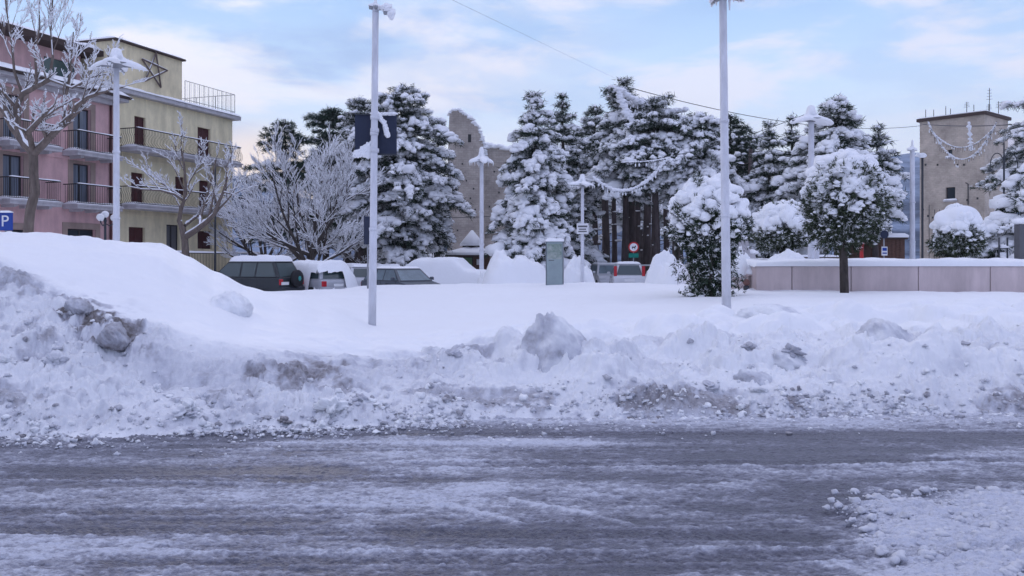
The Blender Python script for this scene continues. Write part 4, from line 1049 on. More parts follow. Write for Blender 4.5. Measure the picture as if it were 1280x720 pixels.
# ================================================================== TREES
def conifer(label, px, D, pytop, hw, t0=.05, seed=1, style='spruce', snow=.75, dens=1.0, lean=0, group='snowy conifers in the park', pad=1.0, base=.3, topw=.13, need='needle', name='pine_tree', ntuft=2, trunk=True, droop=1.0, cat='conifer'):
    """t0: height fraction where the crown starts; hw: crown half width in photo columns"""
    rg = np.random.RandomState(seed)
    H = EYE + (HY - pytop) / F * D - base; R = hw * 1.27 / F * D
    X = (px - 640) / F * D
    root = thing(name, label, cat, (X, D, base), 0, group)
    tr = .012 * H + .07
    # trunk
    P0 = []; P1 = []; R0 = []; R1 = []
    tp = []
    for i in range(13):
        u = i / 12; tp.append((lean * u * u * H + .05 * H * .1 * math.sin(u * 5 + seed), .05 * math.cos(u * 4 + seed) * H * .1, -.3 + (H + .1) * u))
    tk = MB(); tk.tube(tp, [tr * (1.25 - u / 12 * 1.1) if u else tr * 1.4 for u in range(13)], 9)
    def at(z):
        u = np.clip((z + .3) / (H + .1), 0, 1); i = min(11, int(u * 12)); f_ = u * 12 - i
        return np.array(tp[i]) * (1 - f_) + np.array(tp[i + 1]) * f_
    Cs, Ss, As = [], [], []; Ct, Dt, Lt = [], [], []
    nlev = max(8, int(H * (1 - t0) / (.44 / dens ** .5)))
    ang = rg.rand() * 6.28
    mod_ph = rg.rand(4) * 6.28
    for i in range(nlev):
        t = ((i + rg.rand() * .8) / nlev) ** .88
        z = H * (t0 + (1 - t0) * t)
        if style == 'spruce': pr_ = (1 - t) ** .66 * min(1, .6 + t * 4)
        elif style == 'pine': pr_ = min(1, .45 + t * 1.7) * (1 - max(0, t - .45) / .55) ** .5
        elif style == 'round': pr_ = math.sqrt(max(0, 1 - (2 * t - .85) ** 2)) if t < .93 else .35
        elif style == 'cedar': pr_ = max(.2, (1 - t) ** .42 * (.75 + .35 * math.sin(t * 17 + seed)))
        else: pr_ = (1 - t) ** .9 + .1
        pr_ = max(pr_, topw if style != 'pine' else .30 * min(1, (1.04 - t) / .12) ** .6)
        nb = max(3, int(round((3.2 + 3.8 * pr_) * dens ** .5)))
        for b in range(nb):
            ang += 2.4 + rg.normal() * .35
            lump = 1 + .20 * math.sin(ang * 2 + mod_ph[0] + t * 5) + .14 * math.sin(ang * 3 + mod_ph[1] + t * 11)
            L = R * pr_ * lump * (rg.uniform(.62, 1.12) if rg.rand() < .85 else rg.uniform(1.1, 1.32)); L = min(L, R * 1.2)
            if L < .12: L = .12
            rise = (.35 if t > .8 else .16) * rg.uniform(.3, 1.3); dr = (.34 + .30 * rg.rand()) * (1 - .5 * t) * droop
            ca, sa = math.cos(ang), math.sin(ang)
            c0 = at(z)
            def pos(u, side=0, up=0):
                return (c0[0] + ca * L * u - sa * side, c0[1] + sa * L * u + ca * side, c0[2] + L * (rise * u - dr * u * u) + up)
            pp = [pos(u) for u in (0, .35, .7, 1)]
            for q in range(3):
                P0.append(pp[q]); P1.append(pp[q + 1]); rr = .012 + .013 * L; R0.append(rr * (1.15 - q * .3)); R1.append(rr * (.85 - q * .28))
            if L > .9 and snow > .4:       # the ridge of snow along the bough
                for u in np.arange(.38, 1.0, .17 / L):
                    if rg.rand() < snow * .85:
                        k = pad * rg.uniform(.6, 1.05) * (.8 + .3 * min(1, L / 2.5)); p = pos(u, rg.normal() * .07, .06)
                        Cs.append(p); Ss.append((.25 * k, .17 * k, .15 * k)); As.append(ang)
            n = max(2, int(L / (.30 / dens ** .5)))
            for j in range(n):
                u = (.25 if L > 1 else .1) + (.8 if L > 1 else .9) * (j + rg.rand() * .7) / n
                wdt = .30 * L * (1.15 - .75 * u) + .08
                for sd in ((0,) if wdt < .2 else (-1, 0, 1)):
                    s_ = sd * wdt * rg.uniform(.5, 1.1) + rg.normal() * .05
                    uu = u - abs(s_) / max(L, .3) * .35
                    p = pos(uu, s_, rg.normal() * .05 - .25 * abs(s_) * .4)
                    slp = rise - 2 * dr * uu
                    d_ = np.array([ca - sa * sd * .7, sa + ca * sd * .7, slp]); d_ /= np.linalg.norm(d_)
                    for _ in range(ntuft):
                        Ct.append((p[0] + rg.normal() * .08, p[1] + rg.normal() * .08, p[2] - .04 + rg.normal() * .04)); Dt.append(d_); Lt.append(rg.uniform(.18, .36))
                    if rg.rand() < snow * (.34 + .62 * uu) * (1 + .35 * math.sin(ang * 3 + z * 2.2 + mod_ph[2])):
                        k = pad * (rg.uniform(.45, 1.0) ** 1.2) * (.75 + .45 * min(1, L / 2.5)) * (1.1 - .35 * t)
                        if rg.rand() < .10: k *= 1.6
                        Cs.append((p[0], p[1], p[2] + .05 * k)); Ss.append((.245 * k * rg.uniform(.75, 1.3), .19 * k * rg.uniform(.75, 1.25), .165 * k * rg.uniform(.7, 1.35)))
                        if k > .75 and rg.rand() < .5: Cs.append((p[0] + ca * .16 * k, p[1] + sa * .16 * k, p[2] - .10 * k)); Ss.append((.17 * k, .15 * k, .15 * k)); As.append(ang)
                        As.append(ang + sd * .6 + rg.normal() * .3)
    # leader
    top = tp[-1]
    for j in range(5): Ct.append((top[0], top[1], top[2] - .12 * j)); Dt.append((0, 0, 1)); Lt.append(.28)
    Cs.append((top[0], top[1], top[2] + .02)); Ss.append((.12 * pad, .12 * pad, .16)); As.append(0)
    if trunk:
        tk.build('trunk', M['barkr'] if t0 > .25 else M['bark'], root)
    V1, T1 = frusta(P0, P1, R0, R1, 3)
    V2, T2 = tufts(Ct, Dt, Lt, 9, .020, .62, seed + 1)
    V, T = join((V1, T1), (V2, T2))
    cr_ = fast_mesh('crown', V, T, M[need], root, smooth=False)
    V, T = blobs(Cs, Ss, 1, .30, seed + 2, rz=As, flat=.55, fr=2.4)
    if Cs and snow > .4:      # frosted needles between the lumps
        cc = np.array(Ct); rr_ = np.random.RandomState(seed + 5); k_ = rr_.rand(len(cc)) < .38
        V3, T3 = tufts(cc[k_] + np.array([0, 0, .07]), np.array(Dt)[k_] + np.array([0, 0, .25]), np.array(Lt)[k_] * .8, 7, .017, .6, seed + 6); V, T = join((V, T), (V3, T3))
    fast_mesh('snow', V, T, M['snow'], cr_)
    return root

conifer('broad pine with drooping snow pads right behind the navy board of the street lamp', 503, 50, 104, 57, .12, 1, 'pine', .8, 1.15, pad=1.05)
conifer('pine crown rising just left of the navy board', 452, 56, 122, 42, .3, 2, 'pine', .85, 1.1)
conifer('slimmer pine leaning towards the left edge of the ruined tower', 547, 54, 158, 21, .18, 3, 'pine', .8, 1.1, droop=1.3)
conifer('tall full spruce just right of the ruined tower with its boughs down to the snow', 668, 47, 114, 52, .05, 4, 'spruce', .82, 1.25, pad=1.25, droop=1.25, name='spruce_tree')
conifer('narrow spruce top behind the right shoulder of the full spruce', 703, 53, 116, 40, .10, 5, 'spruce', .8, 1.1, name='spruce_tree')
conifer('tallest pine of the park where the string of lights is fastened', 781, 52, 98, 58, .48, 6, 'spruce', .85, 1.2, pad=1.0, droop=1.2)
conifer('frosted pale pine crown under the sagging string of lights', 820, 50, 120, 42, .52, 7, 'pine', .97, 1.2, pad=.85)
conifer('pine behind the tallest one, at its left', 744, 60, 132, 32, .5, 8, 'pine', .75, 1.0)
conifer('pine with heavy boughs left of the tall street lamp on the right', 876, 50, 140, 44, .40, 9, 'pine', .8, 1.15, pad=1.2, droop=1.3)
conifer('dark pine top almost free of snow behind the tall street lamp on the right', 912, 60, 143, 40, .3, 10, 'pine', .22, 1.1)
conifer('small pointed spruce between the tall lamp and the double lamp', 961, 50, 152, 44, .12, 11, 'spruce', .85, 1.1, name='spruce_tree')
conifer('slender pointed spruce next to the double lamp', 990, 52, 144, 32, .12, 12, 'spruce', .75, 1.1, name='spruce_tree')
conifer('big pine with round snow lumps behind the tall shrub at the planter', 1046, 46, 122, 50, .30, 13, 'pine', .92, 1.15, pad=1.2)
conifer('thin pine with a crooked snowy tip beside the wooded hill', 1093, 48, 155, 23, .34, 14, 'pine', .85, 1.05, lean=.025)
conifer('layered snowy spruce at the right edge in front of the square tower', 1284, 36, 206, 60, .14, 15, 'spruce', .92, 1.25, pad=1.4, droop=1.2, base=.8, name='spruce_tree')
conifer('dark pine branches reaching in at the right edge above the layered spruce', 1312, 60, 120, 58, .45, 16, 'pine', .5, 1.0)
# cedar: nearly bare of snow, flat dark boughs
conifer('dark cedar with a bent tip and hardly any snow beside the pines', 408, 62, 134, 48, .2, 17, 'cedar', .12, 1.15, need='needle2', name='cedar_tree', lean=.02, droop=.75, topw=.14, ntuft=3)
conifer('lower dark cedar top with flat boughs left of the bent tip', 362, 64, 152, 52, .3, 18, 'cedar', .14, .95, need='needle2', name='cedar_tree', droop=.8, lean=-.03, ntuft=3)
# the wood behind: trees closing the view between the trunks
for i, (px_, D_, py_, hw_, lab) in enumerate([
    
    (476, 80, 150, 50, 'pine in the second row behind the navy board'),
    (724, 78, 165, 50, 'pine in the second row between the two spruces and the tallest pine'),
    (800, 82, 155, 52, 'pine in the second row behind the sagging string of lights'),
    (850, 76, 160, 46, 'pine in the second row left of the heavy boughed pine'),
    (936, 78, 168, 50, 'pine in the second row behind the small pointed spruce'),
    (1015, 76, 170, 46, 'pine in the second row behind the double lamp'),
    (1075, 80, 185, 40, 'pine in the second row left of the crooked snowy tip')]):
    conifer(lab, px_, D_, py_, hw_, .33, 30 + i, 'pine', .75, .75, pad=1.35, ntuft=2, group='pines of the second row')
# bare trunks standing under the crowns
rg = random.Random(4)
TL = ['bare pine trunk left of the navy board, outermost of three behind the white car', 'thin bare pine trunk just left of the tall lamp that carries the navy board',
      'thick bare trunk directly right of the tall lamp that carries the navy board', 'second bare trunk right of the tall lamp that carries the navy board', 'bare trunk standing behind the long low wooden hut',
      'bare pine trunk rising behind the smallest hut, beside the little sign', 'thin bare trunk between the small hut and the round animal sign', 'very thick bare trunk just left of the round animal sign',
      'thin bare trunk directly behind the round animal sign', 'thick bare trunk just right of the round animal sign', 'thinnest bare trunk right of the round animal sign', 'bare trunk behind the tall heap beside the white cars',
      'bare trunk between the tall heap and the umbrella shaped bush', 'bare trunk hidden partly by the left edge of the umbrella shaped bush', 'bare trunk just right of the tall lamp beside the umbrella shaped bush',
      'bare trunk behind the stepped monument', 'bare trunk behind the lamp with the peaked snow hood']
for i, (px_, D_, pyt, w_) in enumerate([(434, 58, 200, 9), (447, 60, 200, 7), (476, 57, 190, 10), (489, 62, 190, 8), (521, 60, 200, 9), (757, 58, 180, 9), (768, 62, 190, 6), (789, 55, 180, 11), (797, 60, 190, 7), (809, 57, 170, 10), (817, 63, 200, 6), (833, 58, 190, 7), (845, 62, 190, 8), (862, 58, 200, 7), (920, 60, 200, 9), (938, 57, 190, 7), (1004, 60, 220, 7)]):
    D_ = float(D_); w = w_ / F * D_ / 2 * 1.1; x, _, z = P(px_, pyt, D_)
    r_ = thing('bare_pine', TL[i], 'tree', (x, D_, .2), rg.random() * 6, 'bare pine trunks in the park')
    t_ = MB(); hh = z
    t_.tube([(0, 0, -.3), (.03, 0, hh * .3), (-.04, .03, hh * .6), (.02, 0, hh)], [w * 1.25, w, w * .85, w * .6], 8)
    t_.build('trunk', M['barkr'], r_)
    P0 = []; P1 = []; Cs = []; Ss = []
    for k in range(14):
        zz = hh * rg.uniform(.25, 1); a = rg.random() * 6.28; L = rg.uniform(.4, 1.3)
        P0.append((0, 0, zz)); e_ = (L * math.cos(a), L * math.sin(a), zz + L * rg.uniform(-.35, .1)); P1.append(e_)
        Cs.append((e_[0] * .7, e_[1] * .7, (zz * .3 + e_[2] * .7) + .05)); Ss.append((.22 * L, .06, .05))
    V, T = frusta(P0, P1, [.028] * 14, [.01] * 14, 4); c_ = fast_mesh('dead_branch', V, T, M['bark'], r_, smooth=False)
    V, T = blobs(Cs, Ss, 1, .2, i, flat=.6, rz=[math.atan2(p[1], p[0]) for p in P1]); fast_mesh('snow', V, T, M['frost'], c_)

# ---------------- leafless trees
def branchy(root, limbs, seed, levels, spread=.55, kids=(3, 5), ratio=.62, up=.25, rmin=.006, bark='bark2', snowk=1.0, ntwig=0, wig=.10, snow_r=.012):
    """limbs: list of (points, r0, r1) main axes; recursion grows side branches from each. Returns trunk and snow meshes as parts."""
    rg = random.Random(seed)
    S = []                                             # segments (p0, p1, r0, r1, lev)
    def axis(pts, r0, r1, lev):
        n = len(pts) - 1
        for i in range(n):
            a = r0 + (r1 - r0) * i / n; b = r0 + (r1 - r0) * (i + 1) / n
            S.append((pts[i], pts[i + 1], a, b, lev))
        if lev >= levels: return
        Ltot = sum((pts[i + 1] - pts[i]).length for i in range(n))
        nk = rg.randint(*kids) + (ntwig if lev == levels - 1 else 0)
        for k in range(nk):
            u = (.25 if lev else .45) + (.75 if lev else .55) * (k + rg.random()) / nk
            u = min(u, .999); i = min(n - 1, int(u * n)); f = u * n - i
            p = pts[i].lerp(pts[i + 1], f); d = (pts[i + 1] - pts[i]).normalized()
            rnd = Vector((rg.gauss(0, 1), rg.gauss(0, 1), rg.gauss(0, .6))); rnd = (rnd - d * rnd.dot(d)).normalized()
            nd = (d + rnd * (spread * rg.uniform(.7, 1.5)) + Vector((0, 0, up * rg.uniform(.3, 1.3)))).normalized()
            L = Ltot * ratio * rg.uniform(.55, 1.1) * (1.1 - .4 * u)
            rr = max(rmin, (r0 + (r1 - r0) * u) * rg.uniform(.45, .7))
            m_ = 5 if lev < levels - 1 else 3
            q = [p]
            for j in range(m_):
                nd = (nd + Vector((rg.gauss(0, wig), rg.gauss(0, wig), rg.gauss(0, wig) + up * .12))).normalized()
                q.append(q[-1] + nd * (L / m_))
            axis(q, rr, max(rmin * .7, rr * .3), lev + 1)
    for pts, r0, r1, lev in limbs:
        axis([Vector(p) for p in pts], r0, r1, lev)
    big = [s for s in S if s[2] > .035]; small = [s for s in S if s[2] <= .035]
    Vs = []
    for grp, n in ((big, 8), (small, 3)):
        if grp:
            a = np.array([s[0][:] for s in grp]); b = np.array([s[1][:] for s in grp])
            Vs.append(frusta(a, b, [s[2] * 1.03 for s in grp], [s[3] for s in grp], n))
            # joints
    jc = np.array([s[1][:] for s in big]) if big else np.zeros((0, 3))
    if len(jc):
        jr = np.array([s[3] for s in big]); Vs.append(blobs(jc, np.stack([jr] * 3, 1) * 1.0, 1, 0, 0, flat=1))
    V, T = join(*Vs)
    tr_ = fast_mesh('branches', V, T, M[bark], root, smooth=False)
    # snow lying on the upper side of every branch that is not too steep
    a = np.array([s[0][:] for s in S]); b = np.array([s[1][:] for s in S]); r0 = np.array([s[2] for s in S]); r1 = np.array([s[3] for s in S])
    d = b - a; L = np.linalg.norm(d, axis=1) + 1e-9; hz = np.hypot(d[:, 0], d[:, 1]) / L
    rr = np.random.RandomState(seed); ok = (hz > .33) & (rr.rand(len(S)) < .93)
    h0 = (snow_r + .55 * r0) * snowk * (.5 + .5 * hz); h1 = (snow_r + .55 * r1) * snowk * (.5 + .5 * hz)
    off0 = r0 * .75 + h0 * .45; off1 = r1 * .75 + h1 * .45
    a2 = a + np.array([0, 0, 1]) * off0[:, None]; b2 = b + np.array([0, 0, 1]) * off1[:, None]
    V, T = frusta(a2[ok], b2[ok], (h0 * 1.05)[ok], (h1 * 1.05)[ok], 5)
    g = ok & (r0 > .02) & (rr.rand(len(S)) < .6)
    parts_ = [(V, T)]
    if g.sum():
        u = rr.rand(g.sum())[:, None]; c = a2[g] * (1 - u) + b2[g] * u
        parts_.append(blobs(c, np.stack([h0[g] * 2.4, h0[g] * 1.3, h0[g] * 1.25], 1), 1, .25, seed, rz=np.arctan2(d[g, 1], d[g, 0]), flat=.8))
    V, T = join(*parts_)
    fast_mesh('snow', V, T, M['frost'], root)
    return root

# pollarded tree at the left edge (24 m)
D1 = 24.0
def q(px, py, dy=0): p = P(px, py, D1 + dy); return (p[0] - ox, p[1] - D1, p[2])
ox = (36 - 640) / F * D1
t1 = thing('bare_tree', 'leafless tree with thick snow covered limbs in front of the pink house', 'tree', (ox, D1, 0))
limbs = [([q(33, 345), q(34, 300), q(38, 262), q(44, 240), q(42, 215), q(42, 190)], .135, .115, 9),
         ([q(42, 192), q(52, 183, -.3), q(62, 172, -.6), q(74, 160, -.8), q(84, 150, -.9), q(93, 143, -1)], .10, .065, 1),
         ([q(88, 147, -.9), q(96, 133, -1.1), q(110, 122, -1.3), q(124, 117, -1.5), q(140, 112, -1.6), q(153, 109, -1.7)], .06, .02, 1),
         ([q(84, 150, -.9), q(80, 132, -.6), q(84, 112, -.4), q(88, 90, -.3), q(90, 66, -.2), q(92, 40)], .055, .018, 1),
         ([q(42, 192), q(30, 180, .3), q(22, 160, .5), q(20, 135, .6), q(28, 118, .5), q(46, 108, .3), q(62, 100)], .11, .05, 1),
         ([q(30, 180, .3), q(15, 160, .6), q(5, 140, .9), q(-10, 125, 1.1)], .09, .05, 1),
         ([q(62, 100), q(66, 70, .2), q(64, 40, .4), q(66, 0, .6), q(67, -30, .6)], .04, .016, 1),
         ([q(28, 118, .5), q(18, 90, .6), q(14, 50, .7), q(8, 10, .8), q(5, -30, .9)], .042, .016, 1),
         ([q(46, 108, .3), q(44, 70, -.3), q(50, 30, -.4), q(48, -10, -.5)], .036, .014, 1),
         ([q(62, 100), q(90, 110, -.6), q(116, 96, -1.1), q(136, 92, -1.4)], .034, .012, 1),
         ([q(42, 192), q(36, 165, -.7), q(50, 150, -1.4), q(60, 138, -1.9)], .08, .04, 1),
         ([q(20, 135, .6), q(4, 116, .2), q(-12, 100, 0)], .05, .02, 1)]
branchy(t1, limbs, 5, 4, spread=.5, kids=(6, 9), ratio=.46, up=.35, rmin=.0045, snowk=.95, snow_r=.009)

# second tree, in front of the yellow house (38 m)
D1 = 38.0; ox = (233 - 640) / F * D1
t2 = thing('bare_tree', 'leafless tree with spreading snowy limbs in front of the yellow house', 'tree', (ox, D1, 0))
limbs = [([q(233, 345), q(232, 318), q(231, 300), q(228, 285)], .17, .14, 9),
         ([q(229, 290), q(224, 276), q(226, 262), q(231, 248), q(232, 230), q(230, 205), q(226, 185)], .11, .035, 1),
         ([q(231, 297), q(245, 288, -.4), q(258, 278, -.7), q(268, 268, -.9), q(274, 252, -1), q(279, 240, -1), q(284, 222, -1.1)], .13, .04, 1),
         ([q(250, 284, -.4), q(250, 272, .3), q(254, 258, .6), q(260, 240, .9), q(266, 220, 1.1), q(270, 200, 1.2)], .09, .03, 1),
         ([q(231, 282), q(240, 275, .4), q(250, 268, .6), q(256, 255, .5)], .07, .04, 1),
         ([q(228, 250), q(218, 243, -.4), q(200, 238, -.8), q(178, 237, -1.1), q(160, 233, -1.3)], .06, .018, 1),
         ([q(226, 246), q(212, 236, .3), q(195, 224, .6), q(180, 214, .8)], .05, .018, 1),
         ([q(231, 248), q(236, 228, .4), q(244, 214, .7), q(252, 196, .9)], .05, .018, 1),
         ([q(279, 240, -1), q(292, 243, -1.3), q(306, 236, -1.5)], .035, .014, 1),
         ([q(284, 222, -1.1), q(288, 205, -.9), q(290, 188, -.8)], .03, .012, 1),
         ([q(226, 185), q(228, 165, .2), q(226, 150, .3)], .025, .01, 1)]
branchy(t2, limbs, 8, 4, spread=.6, kids=(5, 7), ratio=.50, up=.35, rmin=.007, snowk=.9, snow_r=.011)

# wide bushy tree with countless long twigs (45 m)
def bushy(px, D, pytop, hw, label, seed, n0=12, levels=4, base=.3, kids=(6, 9)):
    x = (px - 640) / F * D; H = EYE + (HY - pytop) / F * D - base; R = hw / F * D
    r_ = thing('bare_tree', label, 'tree', (x, D, base)); rg = random.Random(seed)
    limbs = [([(0, 0, -.3), (.05, 0, H * .12), (.02, .05, H * .26)], .20, .17, 9)]
    for k in range(n0):
        a = 2 * math.pi * (k + rg.random() * .5) / n0; el_ = rg.uniform(.25, 1.25); z0 = H * rg.uniform(.08, .26)
        p = Vector((0, 0, z0)); d = Vector((math.cos(a) * math.cos(el_), math.sin(a) * math.cos(el_), math.sin(el_)))
        L = (R * math.cos(el_) + (H - z0) * math.sin(el_)) * .70
        pts = [p]
        for j in range(6):
            d = (d + Vector((rg.gauss(0, .09), rg.gauss(0, .09), rg.gauss(0, .06) + .06))).normalized(); pts.append(pts[-1] + d * L / 6)
        limbs.append((pts, .10, .028, 1))
    branchy(r_, limbs, seed, levels, spread=.42, kids=kids, ratio=.60, up=.16, rmin=.008, bark='bark', snowk=.9, wig=.05, snow_r=.013)
    return r_
bushy(388, 44, 178, 92, 'wide bushy leafless tree with frosted twigs behind the parked cars', 21)
bushy(330, 52, 222, 60, 'smaller frosted leafless tree between the yellow house and the wide bushy one', 22, 10, 4, kids=(5, 7))
bushy(455, 56, 232, 55, 'frosted leafless tree behind the trunks below the navy board', 23, 9, 4, kids=(5, 6))
# ================================================================== STREET FURNITURE
def starcap(R, h, arms=4, seed=0, n=40, droop=.0, rot=0):
    """snow sitting on a four armed lamp head: star-shaped skirt rising to a knob"""
    rg = np.random.RandomState(seed); v = []; f = []
    rings = [(1.0, -.10), (1.04, -.02), (.96, .08), (.78, .14), (.55, .20), (.36, .28), (.24, .42), (.19, .70), (.17, .86), (.08, .98), (.0, 1.0)]
    ph = rg.rand() * 6
    for r_, z_ in rings:
        for k in range(n):
            a = 2 * math.pi * k / n
            s_ = 1 if r_ < .25 else (.36 + .64 * abs(math.cos(arms / 2 * (a - rot))) ** 2.2)
            rr = R * r_ * s_ * (1 + .07 * math.sin(3 * a + ph) * r_)
            zz = h * z_ - droop * (r_ * s_) ** 3 * (1 + .5 * math.sin(a * 2 + ph))
            v.append((rr * math.cos(a), rr * math.sin(a), zz + .015 * math.sin(5 * a + ph)))
    m_ = len(rings)
    for i in range(m_ - 1):
        for k in range(n): k2 = (k + 1) % n; f.append((i * n + k, i * n + k2, (i + 1) * n + k2, (i + 1) * n + k))
    f.append(tuple(range(n - 1, -1, -1)))
    return v, f
def street_lamp(label, px, D, pytop, rpole, headR, caph, seed=1, arms=4, name='street_lamp', icicles=True, rot=.3, droop=.08, px_b=None):
    x = (px - 640) / F * D; gz = ground_z(x, D); H = EYE + (HY - pytop) / F * D
    r_ = thing(name, label, 'street lamp', (x, D, gz - .3), 0, 'street lamps')
    h = H - gz + .3 - caph
    p = MB(); dx = 0 if px_b is None else (px_b - px) / F * D
    p.tube([(dx, 0, 0), (dx * .66, 0, h * .33), (dx * .62, 0, h * .34), (0, 0, h)], [rpole * 1.12, rpole * 1.05, rpole, rpole * .88], 16)
    for u in (.335, .62): p.tube([(dx * (1 - u), 0, h * u - .03), (dx * (1 - u), 0, h * u + .03)], [rpole * 1.16] * 2, 16)
    p.build('pole', M['pole'], r_)
    a = MB()
    a.lathe([(rpole * .9, h - .12), (headR * .35, h - .03), (headR * .5, h)], n=12)
    for k in range(arms):
        an = rot + 2 * math.pi * k / arms
        a.tube([(0, 0, h - .03), (headR * .95 * math.cos(an), headR * .95 * math.sin(an), h - .03 - droop * .4)], [.05, .03], 6)
    ho = a.build('lamp_head', M['metal'], r_)
    c = MB(); v, f = starcap(headR, caph, arms, seed, droop=droop, rot=rot); v = [(q[0], q[1], q[2] + h + .01) for q in v]; c.add(v, f, True)
    if icicles:
        rg = random.Random(seed)
        for k in range(arms):
            an = rot + 2 * math.pi * k / arms
            for q_ in (.55, .8, .95):
                rr = headR * q_; L = rg.uniform(.12, .35) * caph
                X, Y = rr * math.cos(an), rr * math.sin(an); c.tube([(X, Y, h - .02 - droop * q_ ** 3), (X, Y, h - .08 - L)], [.035, .006], 5)
    c.build('snow_cap', M['snow'], ho)
    return r_, h, gz
# near left lamp with the navy board
L1, h1, g1 = street_lamp('tall white street lamp carrying a navy board in the open snow field', 469.5, 16.6, -1, .068, .13, .13, 3, px_b=465, icicles=False, droop=.02)
br = thing('sign_board', 'two dark navy panels clamped behind the tall street lamp', 'board', ((468.5 - 640) / F * 16.6, 16.6, 0), 0)
def lx(px): return (px - 468.5) / F * 16.6
def lz(py, D=16.6): return EYE + (HY - py) / F * D
m_ = MB(); m_.b2(lx(442.5), lx(468), .09, .125, lz(191), lz(142)); m_.build('panel', M['board'], br)
m_ = MB(); m_.b2(lx(469.5), lx(495), .085, .12, lz(193), lz(143)); m_.build('panel', M['board'], br)
m_ = MB(); m_.b2(lx(442), lx(495.5), .06, .084, lz(193.5), lz(191.5)); m_.b2(lx(442), lx(495.5), .06, .084, lz(143), lz(141.5)); m_.build('frame', M['dmetal'], br)
m_ = MB()
for py in (147, 163, 188):
    m_ = MB(); m_.tube([(-.002, 0, lz(py) - .035), (-.002, 0, lz(py) + .035)], [.083, .083], 16); m_.build('clamp', M['pole'], br)
rgn = np.random.RandomState(3)
pts = [(443 + 1.6 * i, 192 - min(15, i * 1.1) + rgn.rand() * 2) for i in range(14)]
Cn = []; S = []
for i, (a, b) in enumerate(pts):
    for yy in np.arange(b, 194, 3.2): Cn.append((lx(a), .055, lz(yy))); S.append((.05, .035, .05))
for i in range(13):       # the wind-packed strip that slid from the clamp
    Cn.append((lx(470 + i * .95 + (0 if i < 8 else 2)), .05, lz(142 + .18 * i ** 2))); S.append((.05, .045, .05))
for i in range(10): Cn.append((lx(466 + i * 3), .085, lz(141.5))); S.append((.07, .05, .03))
V, T = blobs(Cn, S, 2, .25, 5, flat=1); fast_mesh('snow', V, T, M['snow'], br)
# snow covered floodlights on the head of the near left lamp
def arm_light(parent_label, px, py, D, dx, seed, label):
    r_ = thing('spot_light', label, 'lamp', P(px, py, D), 0)
    m_ = MB(); m_.tube([(-dx * .8, 0, .02), (0, 0, .02)], .02, 6); m_.box((0, 0, -.02), (.13, .12, .13)); m_.build('housing', M['metal'], r_)
    V, T = blobs([(0, 0, .02), (.06, 0, -.06), (.09, 0, -.12), (-.08, 0, .03), (-.16, 0, .03)], [(.10, .09, .09), (.08, .08, .10), (.05, .06, .08), (.09, .08, .05), (.07, .07, .04)], 3, .22, seed, flat=.9)
    fast_mesh('snow', V, T, M['snow'], r_)
arm_light('', 484, 12, 16.6, .22, 4, 'snow covered spot light on the right of the lamp that carries the navy board')
L2, h2, g2 = street_lamp('tall white street lamp in front of the big round shrub', 903.5, 16.4, -22, .078, .42, .22, 9, px_b=908.5)
for k, (px_, a_) in enumerate(((888, 2), (912, 13))):
    c = MB(); x_ = (px_ - 903.5) / F * 16.4; c.tube([(x_, 0, h2 + .0), (x_, 0, lz(a_, 16.4) - (g2 - .3))], [.03, .012], 6); c.build('icicle', M['frost'], L2)
street_lamp('white street lamp with a wide wavy snow cap before the pink and yellow houses', 145.5, 21.5, 61, .075, .66, .36, 12, droop=.10, rot=.15)
street_lamp('white street lamp with a pointed snow cap in front of the ruined tower', 602, 42, 184, .10, .60, .62, 15, droop=.12)
L5 = street_lamp('small white lamp post carrying a little white sign by the huts', 728, 38, 218, .075, .58, .42, 18, droop=.05)
street_lamp('white street lamp with a peaked snow hood among the right pines', 1014, 34, 132, .12, .86, .52, 21, arms=2, rot=.25, droop=.12)
street_lamp('white lamp post without arms between the wooded hill and the square tower', 1140.5, 46, 175, .13, .26, .5, 24, arms=2, rot=0, icicles=False, droop=0)
# double foot of the lamp at the planter
m_ = MB(); X_ = (1021 - 640) / F * 34.5
o = thing('white_post', 'short white post standing close beside the lamp with the peaked snow hood', 'post', (X_, 34.5, .8)); m_.tube([(0, 0, 0), (0, 0, 1.9)], .10, 10); m_.lathe([(.11, 1.9), (.11, 1.95), (.02, 2.02)], n=10); m_.build('shaft', M['pole'], o)
# globe candelabra
X_, Y_, Z_ = P(131.5, 272, 27)
gl_ = thing('globe_lamp', 'old style lamp with four white globes just left of the wavy capped lamp', 'street lamp', (X_, Y_, 1.0), .4)
m_ = MB(); hz_ = Z_ - 1.0; m_.lathe([(.09, 0), (.07, .2), (.04, .4), (.035, hz_ - .15), (.05, hz_ - .1), (.03, hz_)], n=10)
for k in range(3):
    an = 2 * math.pi * k / 3; m_.tube([(0, 0, hz_ - .18), (.13 * math.cos(an), .13 * math.sin(an), hz_ - .25), (.25 * math.cos(an), .25 * math.sin(an), hz_ - .16), (.25 * math.cos(an), .25 * math.sin(an), hz_ - .08)], .016, 6)
m_.build('post', M['dmetal'], gl_)
for (x_, y_, z_) in [(0, 0, hz_ + .1)] + [(.25 * math.cos(2 * math.pi * k / 3), .25 * math.sin(2 * math.pi * k / 3), hz_) for k in range(3)]:
    g = MB(); V, T = blobs([(x_, y_, z_)], [(.11, .11, .11)], 2, .03, 3, flat=1); g.add(V, T, True); g.build('globe', M['white'], gl_)
